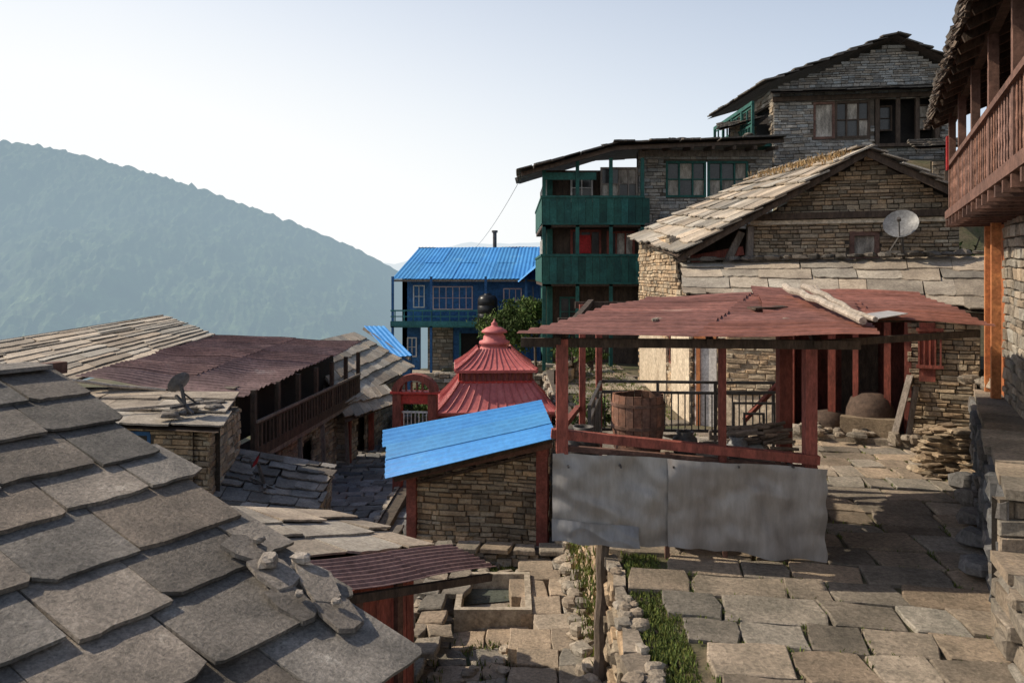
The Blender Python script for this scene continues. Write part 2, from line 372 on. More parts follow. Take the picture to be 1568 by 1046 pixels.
ridge=[(-4200,640),(-2600,560),(-1900,470),(-1633,427),(-1425,395),(-1217,344),(-946,256),(-800,204),(-696,167),(-550,108),(-435,58),(-362,12),(-300,-60),(-175,-220),(0,-400),(300,-620),(900,-640)]
def rz(x):
    for (a,za),(b,zb) in zip(ridge,ridge[1:]):
        if a<=x<=b: return lerp(za,zb,(x-a)/(b-a))
    return -640
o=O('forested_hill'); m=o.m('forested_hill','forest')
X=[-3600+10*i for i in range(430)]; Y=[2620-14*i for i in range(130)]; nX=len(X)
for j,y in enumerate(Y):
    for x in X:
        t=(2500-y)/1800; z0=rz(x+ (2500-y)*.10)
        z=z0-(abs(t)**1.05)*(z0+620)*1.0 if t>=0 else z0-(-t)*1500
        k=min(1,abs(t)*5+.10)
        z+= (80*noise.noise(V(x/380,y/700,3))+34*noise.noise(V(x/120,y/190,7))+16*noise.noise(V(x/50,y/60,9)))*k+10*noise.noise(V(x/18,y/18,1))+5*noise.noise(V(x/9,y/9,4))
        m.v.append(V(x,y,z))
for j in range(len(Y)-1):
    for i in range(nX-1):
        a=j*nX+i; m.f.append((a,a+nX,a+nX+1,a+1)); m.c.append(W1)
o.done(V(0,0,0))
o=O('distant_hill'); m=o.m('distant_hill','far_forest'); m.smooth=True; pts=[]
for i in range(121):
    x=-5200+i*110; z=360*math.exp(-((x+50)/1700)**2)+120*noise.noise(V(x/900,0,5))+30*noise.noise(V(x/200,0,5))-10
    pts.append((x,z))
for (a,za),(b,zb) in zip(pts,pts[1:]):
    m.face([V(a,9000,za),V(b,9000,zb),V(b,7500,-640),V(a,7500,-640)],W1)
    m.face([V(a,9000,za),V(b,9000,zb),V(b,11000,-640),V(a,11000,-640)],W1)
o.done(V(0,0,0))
# ---------------------------------------------------------------- terrace + yards
EL=lambda y: .98+.16*max(0,min(8,y-6))/3 if y<9 else 1.14
WR=lambda y: 4.25+(y-6.9)*.56 if y>6.9 else 4.2-(6.9-y)*.333
o=O('stone_path')
pave(o,(-1.6,3.6,0),(.985,-.17,0),(.17,.985,0),11,12.6,lambda x,y: x>EL(y)+.42 and x<WR(y)+.2 and y<16.4-.5*(x-3.8) and y>3,lambda x,y:-3.2,rd=(.34,.66),sw=(.36,.95),lo=.58,hi=1.3,gap=.006,rag=1.15,ins=.55)
gap_path=GAPS[:]; GAPS.clear()
o.done()
o=O('courtyard_paving')
pave(o,(.9,16.5,0),(1,.05,0),(-.05,1,0),3.2,13,lambda x,y:1.5<x<3.7,lambda x,y:-3.2,rd=(.4,.8),sw=(.4,.9),lo=.7,hi=1.2)
o.done()
o=O('yard_paving')
pave(o,(-3.4,8,0),(1,.1,0),(-.1,1,0),6,6.4,lambda x,y:-2.6<x<.4 and not(-1.0<x<.45 and 10.9<y<12.6),lambda x,y:-5.02,rd=(.28,.6),sw=(.28,.65),mt='flag',lo=.7,hi=1.25,zj=.02,rag=1.3,gap=.01,ins=.7)
pave(o,(.33,9,0),(1,0,0),(0,1,0),.62,5,lambda x,y:.2<x<1.05,lambda x,y:-4.80,rd=(.35,.7),sw=(.5,.65),mt='flag',lo=.85,hi=1.3,th=.35,part='ledge',gap=.008,ins=.7)
gap_yard=GAPS[:]; GAPS.clear()
o.done()
o=O('alley')
pave(o,(-5.6,13.6,0),(1,.06,0),(-.06,1,0),4.2,20,lambda x,y:-5.3<x<-2.0+.02*y,lambda x,y:gh(x,y)+.03,rd=(.25,.6),sw=(.25,.7),mt='flag_dark',lo=.6,hi=1.6,zj=.03)  # dark grey slab colour paints in the shade of the alley
o.done()
o=O('retaining_wall')
for (a,b) in [((1.1,14.2),(1.13,9.2)),((1.13,9.2),(.93,5.0))]:
    f,L=frame(a,b)
    swall(o,f,L,-5.1,-3.2,ch=.12,sl=(.14,.42),proud=(-.03,.10),rough=.03,sm='stone_warm',lo=.7,hi=1.3,gp=.01)
f,L=frame((1.1,26),(1.1,14.2))
swall(o,f,L,-5.9,-3.1,ch=.16,sl=(.2,.5),proud=(-.03,.09),rough=.03)
cp=o.m('coping','flag')
y=5.0
while y<14:
    if not 8.6<y<9.4:
        l=R.uniform(.3,.55); j=lambda: R.uniform(-.06,.06)
        prism(cp,[V(EL(y)-.04+j(),y,-3.17),V(EL(y)+.12+j(),y+.02,-3.18),V(EL(y)+.12+j(),y+l-.03,-3.18),V(EL(y)+.05,y+l,-3.175),V(EL(y)-.04+j(),y+l-.06,-3.17)],V(0,0,-.10),tint(.7,1.3)); y+=l
    else: y+=.2
for i in range(60):
    y=R.uniform(5,14); rock(cp,(EL(y)+R.uniform(-.04,.2),y,-3.17),R.uniform(.04,.10),R.uniform(.04,.09),R.uniform(.02,.05),col=tint(.8,1.4))
o.done()
# ---------------------------------------------------------------- foreground slate roof
P0=V(-4.82,8,-.94); P1=V(-.785,5.73,-2.77); cd=V(.49,.87,0); LN=8.0
o=O('slate_roof_house')
slates(o,P0-cd*LN,P0,P1,P1-cd*LN,course=.62,w=(.55,1.2),th=.032,lo=.6,hi=1.3,edge=.16,rag=1.2,lift=1.8,wav=.14)
Q=P0-V(.87,-.49,0)*3.2-V(0,0,1.3)
slates(o,P0,P0-cd*LN,Q-cd*LN,Q,course=.6,w=(.5,1.0),th=.04)
rb=o.m('ridge_slabs','slate'); 
for i in range(14):
    a=P0-cd*(i*.58)+V(0,0,.09); prism(rb,[a-V(.2,-.11,.05),a-cd*.52-V(.2,-.11,.05),a-cd*.52+V(.2,-.11,-.06),a+V(.2,-.11,-.06)],V(0,0,-.04),tint())
bar(o.m('ridge_beam','wood_maroon'),P0+cd*.25-V(0,0,.03),P0-cd*LN-V(0,0,.03),.12)
for (a,b) in [(P1-cd*.35-V(.5,-.28,0),P0-cd*.35),(P0-cd*.35,Q-cd*.35)]:
    f,L=frame((a.x,a.y),(b.x,b.y)); za,zb=a.z-.15,b.z-.1
    if zb>za: za-=.1
    swall(o,f,L,-5.2,lambda t,za=za,zb=zb,L=L:lerp(za,zb,t/L),ch=.16,sl=(.2,.5))
a=P1-V(.45,-.25,0)-cd*.35; f,L=frame((a.x-cd.x*7,a.y-cd.y*7),(a.x,a.y)); swall(o,f,L,-5.2,-2.75,ch=.16,sl=(.2,.5))
rfz=lambda x,y: P0.z-.4*((x-P0.x)*.87+(y-P0.y)*-.49)+.08
ls=o.m('loose_slabs','slate')
for (x,y,a,w,h,k) in [(-1.80,5.95,-.1,.17,.13,1.25),(-2.08,6.12,.3,.15,.11,1.1),(-1.48,6.0,-.5,.20,.12,1.2),(-1.60,5.72,.0,.18,.11,.85),(-1.28,5.78,-.3,.17,.13,1.0)]:
    c,s=math.cos(a-.5),math.sin(a-.5); pt=[]
    for (dx,dy) in [(-w,-h),(-.1*w,-h*1.15),(w,-h*.8),(w*1.1,.1*h),(w*.8,h),(-w*.5,h*1.1),(-w*.95,h*.5)]:
        X_,Y_=x+(dx*c-dy*s),y+(dx*s+dy*c); pt.append(V(X_,Y_,rfz(X_,Y_)+.04+.05*(k-.7)+R.uniform(-.008,.008)))
    prism(ls,pt,V(0,0,-.035),g(k))
for (x,y,s) in [(-1.86,5.98,.10),(-1.66,6.15,.08),(-1.56,5.75,.045),(-1.3,5.8,.04),(-2.0,6.2,.05)]: rock(ls,(x,y,rfz(x,y)+.10),s,s*.75,s*.5,col=g(1.6))
o.done()
# ---------------------------------------------------------------- red door house below
o=O('red_walled_house')
slates(o,(-3.7,8.9,-2.62),(-2.5,10.7,-3.22),(-1.0,9.65,-3.36),(-2.2,7.7,-2.86),course=.62,w=(.6,1.2),mt='slate_tan',th=.028,lo=.85,lift=1.6)
corr(o,(-2.05,7.6,-2.80),(-1.62,7.1,-2.88),(-.18,9.1,-3.40),(-.74,9.55,-3.31),'brown_tin',pitch=.085,sheet=.75,vs=1.4)
f,L=frame((-1.85,7.3),(-1.1,8.75)); w=o.m('red_wall','wood_red')
for i in range(12): wbox(w,f,L*i/12+.003,L*(i+1)/12-.003,-5.1,-3.15,-.1,.005*(i%2),tint(1.1,1.9))
wbox(o.m('door_frame','wood_maroon'),f,.55,.66,-5.05,-3.2,.0,.06); wbox(o.m('door_frame','wood_maroon'),f,1.25,1.35,-5.05,-3.2,.0,.06)
f,L=frame((-1.1,8.75),(-2.5,10.3)); swall(o,f,L,-5.2,-3.4,ch=.14)
bar(o.m('rafter','wood_dark'),(-1.6,7.2,-3.0),(-.25,9.05,-3.49),.06,.08)
o.done()
o=O('low_stone_wall')
f,L=frame((-1.55,9.2),(-1.2,13.4)); swall(o,f,L,-5.1,-4.72,ch=.11,sl=(.14,.35),proud=(-.02,.07),rough=.03,sm='stone')
f,L=frame((-1.35,13.4),(.45,13.15)); swall(o,f,L,-5.1,-4.62,ch=.11,sl=(.14,.35),proud=(-.02,.07),rough=.03,sm='stone')
pave(o,(-1.4,9.2,0),(1,0,0),(.05,1,0),.3,4.2,lambda x,y:True,lambda x,y:-4.74,rd=(.3,.6),sw=(.34,.42),mt='flag',th=.08,part='coping')
pave(o,(-1.4,13.25,0),(1,-.1,0),(.1,1,0),1.9,.4,lambda x,y:True,lambda x,y:-4.64,rd=(.4,.42),sw=(.3,.6),mt='flag',th=.08,part='coping')
o.done()
o=O('stone_water_basin')
m=o.m('basin','plaster')
bx0,bx1,by0,by1=-.82,.28,11.05,12.45
for (a,b,c,d) in [(bx0,bx1,by0,by0+.09),(bx0,bx1,by1-.09,by1),(bx0,bx0+.09,by0+.09,by1-.09),(bx1-.09,bx1,by0+.09,by1-.09)]:
    prism(m,[V(a,c,-4.72),V(b,c,-4.72),V(b,d,-4.72),V(a,d,-4.72)],V(0,0,-.4),g(.65))
m.face([V(bx0+.05,by0+.05,-4.97),V(bx1-.05,by0+.05,-4.97),V(bx1-.05,by1-.05,-4.97),V(bx0+.05,by1-.05,-4.97)],g(.55))
o.m('water','water').face([V(bx0+.08,by0+.7,-4.95),V(bx1-.08,by0+.9,-4.95),V(bx1-.08,by1-.08,-4.95),V(bx0+.08,by1-.08,-4.95)],W1)
o.done()
# ---------------------------------------------------------------- blue-roof shed
o=O('blue_roofed_shed')
f,L=frame((-1.75,14.35),(.62,13.85))
zt=lambda t: lerp(-3.68,-3.02,t/L)
swall(o,f,L,-5.15,zt,ch=.088,sl=(.12,.34),sm='stone_warm',rough=.014,lo=.55,hi=1.25)
p=o.m('posts','wood_maroon'); wbox(p,f,-.16,.02,-5.1,-3.66,-.1,.10,(1.4,.8,.8)); wbox(p,f,L-.18,L+.02,-5.1,-3.0,-.1,.10,(1.4,.8,.8))
bar(o.m('lintel','wood_dark'),f(0,-3.80,.04),f(L-.1,-3.14,.04),.08,.05)
bar(p,f(-.3,-3.72,.1),f(L+.1,-2.98,.1),.08,.1)
f2,L2=frame((.62,13.85),(.85,16.1)); swall(o,f2,L2,-5.15,-3.0,ch=.12,sm='stone_warm')
f2,L2=frame((-1.5,16.6),(-1.75,14.35)); swall(o,f2,L2,-5.4,-3.6,ch=.12,sm='stone_warm')
corr(o,(.62,16.2,-2.60),(.78,13.35,-2.78),(-2.27,13.75,-3.60),(-2.62,16.1,-3.2),'blue_tin',pitch=.24,amp=.026,sheet=.96,vs=3.4,var=.05,sag=.008)
bar(o.m('rafters','wood_dark'),(.7,13.6,-2.87),(-2.1,14.0,-3.66),.07); bar(o.m('rafters','wood_dark'),(.6,16,-2.7),(-2.4,15.9,-3.27),.07)
o.done()
o=O('rubble_stones'); m=o.m('stones','stone')
for i in range(70): rock(m,(R.uniform(-1.3,.9),R.uniform(12.9,14.0),R.uniform(-4.98,-4.85)),R.uniform(.05,.18),R.uniform(.05,.14),R.uniform(.04,.08))
for i in range(70):
    y=R.uniform(8.7,13.5); rock(m,(1.0+R.uniform(-.2,.03),y,-4.74+R.uniform(0,.2)),R.uniform(.05,.14),R.uniform(.05,.12),R.uniform(.04,.09),col=tint(.8,1.4))
for i in range(30): rock(m,(R.uniform(-1.2,1),R.uniform(8,10.5),-4.98),R.uniform(.04,.12),R.uniform(.04,.1),.05)
o.done()
# ---------------------------------------------------------------- pagoda shrine
o=O('pagoda_shrine'); c=V(-.45,20,0); an=math.radians(4)
r=o.m('roofs','pagoda_red')
def tier(z0,h0,z1,h1,k=8):
    pr=[(h0,z0-.07),(h0+.02,z0)]; prof=[]
    for i in range(0,k+1):
        t=i/k; prof.append((lerp(h0,h1,t),lerp(z0,z1,.7*t+.3*t*t)))
    lathe(r,c,pr+prof[1:],sq=True,ang=an)
    for s in range(4):
        a=an+math.pi/2*s; d=V(math.cos(a),math.sin(a),0); e=V(-d.y,d.x,0)
        for q in [x/6 for x in range(-6,7)]:
            pp=None
            for hh,z in prof:
                P=c+d*hh+e*hh*q+V(0,0,z+.012)
                if pp: bar(o.m('ribs','pagoda_red'),pp,P,.025 if abs(q)<.99 else .07,.02 if abs(q)<.99 else .05,(.85,.85,.85) if abs(q)<.99 else (1.15,1.2,1.2))
                pp=P
tier(-3.26,1.45,-2.62,.90); tier(-2.32,1.0,-1.86,.42)
lathe(r,c,[(.84,-2.66),(.84,-2.3)],sq=True,ang=an,col=g(.8))
for s in range(4):
    a=an+math.pi/2*s; d=V(math.cos(a),math.sin(a),0); e=V(-d.y,d.x,0)
    for i in range(13): bar(o.m('frieze','wood_red'),c+d*.88+e*(i-6)*.133+V(0,0,-2.62),c+d*.88+e*(i-6)*.133+V(0,0,-2.40),.05)
    wb=c+d*.9; bar(o.m('frieze','bright_red'),wb-e*.9+V(0,0,-2.62),wb+e*.9+V(0,0,-2.62),.05); bar(o.m('frieze','wood_red'),c+d*1.40-e*1.42+V(0,0,-3.34),c+d*1.40+e*1.42+V(0,0,-3.34),.08)
rd_=o.m('finial','pagoda_red'); rd_.smooth=True
lathe(rd_,c,[(.38,-1.88),(.32,-1.80),(.39,-1.77),(.39,-1.70),(.29,-1.66),(.28,-1.58),(.22,-1.50),(.33,-1.48),(.32,-1.43),(.20,-1.35),(.10,-1.32),(.07,-1.28),(.09,-1.25),(.03,-1.20),(.005,-1.12)],n=18)
lathe(o.m('body','wood_red'),c,[(1.1,-5.3),(1.1,-3.3)],sq=True,ang=an)
for s in range(4):
    a=an+math.pi/4+math.pi/2*s; p=c+V(math.cos(a),math.sin(a),0)*1.75; bar(o.m('pillars','pagoda_red'),p+V(0,0,-5.3),p+V(0,0,-3.25),.16)
lathe(o.m('base','flag'),c,[(1.6,-5.7),(1.6,-5.05),(1.2,-5.04)],sq=True,ang=an)
o.done()
o=O('arched_gate'); f,L=frame((-2.78,18.4),(-1.75,18.3)); m=o.m('pillars','wood_red'); b=o.m('panel','bright_red')
wbox(m,f,0,.2,-5.6,-2.75,-.12,.12); wbox(m,f,L-.2,L,-5.6,-2.75,-.12,.12)
for i in range(12):
    a0=math.pi*i/12; a1=math.pi*(i+1)/12; cx=L/2
    for (r0,r1,o0,o1,mm) in [(.36,.54,-.14,.14,m)]:
        pts=[f(cx-r1*math.cos(a0),-2.75+r1*.8*math.sin(a0),o1),f(cx-r1*math.cos(a1),-2.75+r1*.8*math.sin(a1),o1),f(cx-r0*math.cos(a1),-2.75+r0*.8*math.sin(a1),o1),f(cx-r0*math.cos(a0),-2.75+r0*.8*math.sin(a0),o1)]
        prism(mm,pts,f(0,0,o0)-f(0,0,o1),W1)
wbox(b,f,.2,L-.2,-3.02,-2.8,-.04,.06)
for i in range(4): wbox(m,f,.28+.13*i,.32+.13*i,-2.8,-2.52,-.03,.03)
rail(o.m('lattice','white_paint'),f,.2,L-.2,-3.9,-3.2,0,step=.09,bw=.02,rw=.04)
wbox(o.m('panel','bright_red'),f,-.05,L+.05,-2.78,-2.73,-.15,.16)
o.done()
# ---------------------------------------------------------------- blue house
o=O('blue_house'); f,L=frame((-5.6,40),(1.8,40)); bw=o.m('walls','blue_paint')
wbox(bw,f,0,L,-2.5,-.15,-.25,0)
window(o,f,.55,1.15,-1.7,-.55,2,2,'white_paint','mixed'); window(o,f,1.55,3.6,-1.8,-.6,6,2,'pink_paint','mixed'); window(o,f,5.15,6.1,-1.9,-.7,3,2,'pink_paint','mixed')
wbox(bw,f,0,.9,-5,-2.5,-.25,0); wbox(bw,f,2.4,L,-5,-2.5,-.25,0)
swall(o,lambda t,z,q=0:f(t+1.3,z,q+.05),1.3,-5.0,-2.6,ch=.16,sl=(.2,.5)); window(o,f,.25,.75,-4.2,-3.2,2,2,'white_paint',off=.05)
wbox(o.m('door','dark_inside'),f,3.0,4.2,-4.9,-3.0,.0,.03); wbox(o.m('door_frame','teal_paint'),f,2.9,3.0,-4.9,-2.95,0,.08); wbox(o.m('door_frame','teal_paint'),f,4.2,4.3,-4.9,-2.95,0,.08)
tp=o.m('balcony','teal_paint'); wbox(tp,f,-.4,6.4,-2.62,-2.45,0,1.3); wbox(tp,f,-.4,6.4,-2.55,-2.3,1.3,1.36)
rail(tp,f,-.4,6.4,-2.45,-1.75,1.3,step=.45,bw=.05,rw=.07); wbox(tp,f,-.4,6.4,-2.1,-2.05,1.27,1.32)
for t in (-.3,1.6,4.3,6.3): wbox(o.m('posts','blue_paint'),f,t-.06,t+.06,-4.95,-.1,1.2,1.3)
fs,Ls=frame((-5.6,46),(-5.6,40)); wbox(bw,fs,0,Ls,-5.5,-.15,-.25,0)
corr(o,(-5.1,43,1.45),(2.2,43,1.5),(1.9,39.1,-.24),(-6.0,39.1,-.24),'blue_tin',pitch=.2,amp=.012,sheet=1.0,vs=2.4,var=.07,sag=.0)
corr(o,(2.2,43,1.5),(-5.1,43,1.45),(-6.0,47,-.24),(2,47,-.24),'blue_tin',pitch=.2,amp=.014,sheet=1.0,vs=5,var=.05)
o.m('hip','blue_tin').face([V(-5.1,43,1.45),V(-6,39.1,-.24),V(-6,47,-.24)],(.8,.8,.8))
wbox(o.m('fascia','wood_grey'),f,-.4,L+.1,-.36,-.26,.85,.9)
fw_,Lw=frame((1.4,38.2),(4.2,38.2)); wbox(bw,fw_,0,Lw,-5,-.2,-.25,0,(.9,.95,1.1)); fs,Ls=frame((1.4,44),(1.4,38.2)); wbox(bw,fs,0,Ls,-5,-.2,-.25,0)
bw.face([V(1.4,38.2,-.2),V(4.2,38.2,-.2),V(2.6,38.2,1.3)],W1)
corr(o,(2.6,44.5,1.55),(2.6,37.8,1.5),(.35,37.8,-.35),(.35,43,-.1),'blue_tin',pitch=.2,amp=.014,sheet=1,vs=5,var=.05)
corr(o,(2.6,37.8,1.5),(2.6,44.5,1.55),(4.6,44,-.3),(4.6,37.8,-.3),'blue_tin',pitch=.2,amp=.014,sheet=1,vs=5,var=.05)
cyl(o.m('stove_pipe','iron'),(-.95,43.2,1.2),(-.95,43.2,2.3),.11); cyl(o.m('stove_pipe','iron'),(-.95,43.2,2.3),(-.95,43.2,2.42),.17)
wbox(o.m('stone_plinth','stone'),f,-.5,7,-5.3,-4.85,0,1.6)
o.done()
o=O('water_tank'); m=o.m('tank','black_plastic'); c=V(-1.2,38.6,-.35)
lathe(m,c,[(.45,-2.3),(.5,-2.25),(.5,-1.95),(.46,-1.92),(.5,-1.89),(.5,-1.55),(.46,-1.52),(.5,-1.49),(.48,-1.2),(.38,-1.05),(.18,-1.0),(.18,-.94),(0.01,-.94)],n=20); m.smooth=True
for a in (-.35,.35):
    for b in (-.35,.35): bar(o.m('stand','iron'),V(c.x+a,c.y+b,-4.8),V(c.x+a,c.y+b,-2.3),.08)
lathe(o.m('stand','iron'),c,[(.5,-2.4),(.5,-2.3),(.01,-2.3)],sq=True)
o.done()
def shrub(name,c,h,r,n,leaf):
    o=O(name); c=Vector(c); t=o.m('trunk','bark'); log(t,c,c+V(0,0,h*.55),.07,.04,8,4,.03)
    for i in range(7):
        a=i*.9; log(t,c+V(0,0,h*R.uniform(.25,.55)),c+V(math.cos(a)*r*.7,math.sin(a)*r*.7,h*R.uniform(.6,.95)),.035,.012,6,3,.03)
    foliage(o.m('foliage','leaf'),c+V(0,0,h*.72),r,n,leaf); o.done()
shrub('leafy_tree',(-.1,31,-4.75),3.7,1.25,4600,.08)
shrub('leafy_tree',(1.0,33,-4.75),4.6,.85,2600,.08)
shrub('green_shrub',(-2.0,21.5,-5.5),2.4,.6,1300,.07)
shrub('green_shrub',(1.45,14.2,-3.4),1.3,.42,900,.05)
shrub('green_shrub',(-3.4,27,-5.6),1.9,.55,900,.08)
shrub('green_shrub',(2.6,25.6,-3.3),.9,.5,700,.06)
shrub('green_shrub',(1.9,24.0,-3.3),1.2,.55,900,.06)
shrub('green_shrub',(9.9,17.6,-1.9),2.9,.8,1500,.07)
# ---------------------------------------------------------------- green balcony house
o=O('green_balcony_house'); f,L=frame((1.2,28),(9.3,28)); gp_=o.m('balconies','green_paint')
zt=lambda t: lerp(3.6,4.4,min(1,(t+.8)/3.6))
swall(o,f,L,1.3,lambda t:4.45,holes=[(4.3,7.25,2.75,4.05)],sm='stone_white',ch=.11,t0=3.3,lo=.55,hi=1.05)
swall(o,f,L,-3.3,1.3,sm='stone',ch=.14,t0=3.3)
window(o,f,4.3,5.75,2.75,4.05,3,2,'green_paint','mixed',off=-.05,fw=.08); window(o,f,5.8,7.25,2.75,4.05,3,2,'green_paint','mixed',off=-.05,fw=.08)
wbox(o.m('cornice','wood_grey'),f,3.3,L,4.2,4.42,-.02,.12)
for (z0,z1) in [(1.75,4.3),(-.3,1.75),(-3.3,-.3)]:
    wbox(o.m('back_wall','wood_dark'),f,0,3.3,z0+.01,min(z1,3.75)-.01,-.3,-.2)
window(o,f,1.9,3.2,2.6,3.75,4,2,'wood_grey','mixed',off=.55,fw=.06); window(o,f,.9,1.7,2.6,3.6,2,2,'white_paint','glass',off=-.1,fw=.06)
window(o,f,.9,2.0,.4,1.6,3,1,'wood_red','glass',off=-.1,fw=.08); window(o,f,2.2,3.2,.35,1.55,3,1,'wood_red','mixed',off=-.1,fw=.08)
window(o,f,.5,1.2,-2.4,-.8,2,3,'green_paint','glass',off=-.05)
wbox(o.m('red_cloths','red_cloth'),f,1.2,1.6,.75,1.4,.1,.13)
for (zf,zr) in [(1.78,2.62),(-.25,.62)]:
    wbox(o.m('floors','wood_dark'),f,-.15,3.35,zf-.15,zf,-.2,1.1)
    t=-.15
    while t<3.3: wbox(gp_,f,t+.004,t+.24,zf-.02,zr,1.1,1.13+.004*(int(t*9)%2),tint(.6,1.2)); t+=.245
    wbox(gp_,f,-.17,3.35,zr,zr+.08,1.07,1.17); wbox(gp_,f,-.17,3.35,zf-.08,zf-.02,1.1,1.17)
    fs,Ls=frame((1.05,34),(1.05,26.9)); wbox(gp_,fs,0,Ls,zf-.02,zr,0,.03); wbox(gp_,fs,0,Ls,zr,zr+.08,-.03,.06); wbox(o.m('floors','wood_dark'),fs,0,Ls,zf-.15,zf-.03,-.3,0)
for t in (-.1,1.05,2.2,3.28): wbox(o.m('posts','green_paint'),f,t-.06,t+.06,-3.3,4.0 if t>1 else 3.6,1.0,1.1)
wbox(o.m('eave_panel','green_paint'),f,-.1,1.7,3.25,3.5,1.02,1.06)
fs,Ls=frame((1.25,34),(1.25,28)); wbox(o.m('side_wall','green_paint'),fs,0,Ls,-3.3,3.6,-.2,0)
for k in range(6): wbox(o.m('side_trim','white_paint'),fs,.3+k,.9+k,2.75,3.5,0.0,.05); 
for k in range(5): wbox(o.m('side_trim','white_paint'),fs,.3+k*1.1,.8+k*1.1,.7,1.4,0.0,.05)
slates(o,(.3,33.5,3.9),(3.55,33.5,4.9),(3.5,26.3,4.35),(.3,26.1,3.45),course=.7,w=(.4,.8),mt='slate_dark',th=.05,edge=.2,rag=1.6)
slates(o,(3.55,33.5,4.9),(9.5,33.5,5.2),(9.4,27.0,4.72),(3.5,26.3,4.37),course=.7,w=(.4,.8),mt='slate_dark',th=.05,edge=.2,rag=1.6)
for i in range(12): t=.0+i*.75; bar(o.m('rafters','wood_dark'),(1.0+t*.98,28,zt(t)+.05),(1.0+t*.98,26.45+.05*t,zt(t)-.06),.1,.12)
bar(o.m('fascia','wood_dark'),(.3,26.3,3.36),(3.5,26.45,4.26),.06,.14); bar(o.m('fascia','wood_dark'),(3.5,26.45,4.26),(9.4,27.1,4.62),.06,.14)
for t in (2.0,2.7,3.4,4.9,5.3,7.6): rock(o.m('roof_stones','slate_dark'),(.6+t,27.2,3.62+min(1,t/3)*.95+max(0,t-3)*.06),R.uniform(.15,.35),.15,R.uniform(.03,.05))
o.done()
# ---------------------------------------------------------------- upper house
o=O('gabled_stone_house'); f,L=frame((10.35,31),(16.7,29.9))
gz=lambda t: lerp(7.35,8.95,t/4.4) if t<4.4 else lerp(8.95,7.8,(t-4.4)/(L-4.4))
swall(o,f,L,4.3,gz,holes=[(1.5,3.6,5.3,6.75),(3.75,6.1,5.0,6.8)],sm='stone_white',ch=.11,lo=.5,hi=1.0)
window(o,f,1.5,2.3,5.3,6.75,1,1,'wood_maroon','curtain',off=-.05,fw=.09); window(o,f,2.3,3.6,5.3,6.75,3,2,'wood_dark','mixed',off=-.05,fw=.09)
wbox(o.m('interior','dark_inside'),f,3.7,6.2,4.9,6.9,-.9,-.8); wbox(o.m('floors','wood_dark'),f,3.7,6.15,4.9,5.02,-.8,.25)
for t in (3.85,4.6,5.3,6.0): wbox(o.m('posts','wood_dark'),f,t-.07,t+.07,5.0,6.85,-.1,.05)
window(o,f,4.0,4.5,5.6,6.6,1,2,'wood_dark','glass',off=-.4); window(o,f,5.35,5.9,5.6,6.6,1,2,'wood_dark','curtain',off=-.45)
slates(o,f(-.1,7.28,-.02),f(6.3,7.28,-.02),f(6.5,7.0,.65),f(-.2,7.05,.65),course=.35,w=(.35,.7),mt='slate_dark',th=.035)
wbox(o.m('beam','wood_dark'),f,-.05,6.2,6.8,6.98,.03,.15)
rg0=f(4.4,9.12,.6); rg1=V(15.2,37,9.1)
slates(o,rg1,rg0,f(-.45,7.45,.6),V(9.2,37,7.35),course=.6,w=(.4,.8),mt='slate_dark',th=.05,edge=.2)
slates(o,rg0,rg1,V(18.5,37,7.6),f(L+.2,7.86,.6),course=.6,w=(.4,.8),mt='slate_dark',th=.05,edge=.2)
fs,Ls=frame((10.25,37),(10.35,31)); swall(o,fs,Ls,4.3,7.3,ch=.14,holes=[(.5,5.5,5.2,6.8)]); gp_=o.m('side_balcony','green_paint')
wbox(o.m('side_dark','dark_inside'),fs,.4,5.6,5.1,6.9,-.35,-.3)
wbox(gp_,fs,.2,5.8,5.1,5.25,0,.8); rail(gp_,fs,.2,5.8,5.25,6.0,.75,step=.35,bw=.1,rw=.09); wbox(gp_,fs,.2,5.8,6.75,6.9,.7,.8)
for k in range(5): wbox(gp_,fs,.2+k*1.37,.32+k*1.37,5.2,6.8,.7,.8)
rail(gp_,fs,.4,5.6,6.1,6.7,.72,step=.7,bw=.06,rw=.05)
fs,Ls=frame((16.7,29.9),(17.2,37)); swall(o,fs,Ls,4.3,7.7,ch=.14)
o.done()
o=O('stone_annex'); f,L=frame((9.2,33),(10.3,33)); swall(o,f,L,3,6.3,ch=.14)
slates(o,(9.4,36,6.9),(10.2,34.5,6.9),(10.1,31.5,6.3),(8.6,32.5,6.0),course=.5,mt='slate_dark'); o.done()
o=O('timber_porch_house'); f,L=frame((14.2,26.5),(17.5,25.4)); swall(o,f,L,0,3.9,holes=[(.4,2.8,2.7,3.7)],ch=.13,sm='stone')
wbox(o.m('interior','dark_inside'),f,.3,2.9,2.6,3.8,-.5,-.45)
slates(o,f(-.4,4.9,-2.2),f(L,4.9,-2.2),f(L+.2,4.2,.7),f(-.6,4.2,.7),course=.5,mt='slate_dark')
slates(o,f(-.6,3.1,.1),f(L,3.1,.1),f(L,2.8,1.0),f(-.8,2.8,1.0),course=.45,mt='slate_dark')
for t in (.4,1.2,2.0,2.8): wbox(o.m('posts','wood_dark'),f,t-.06,t+.06,2.6,4.2,.2,.3)
o.done()
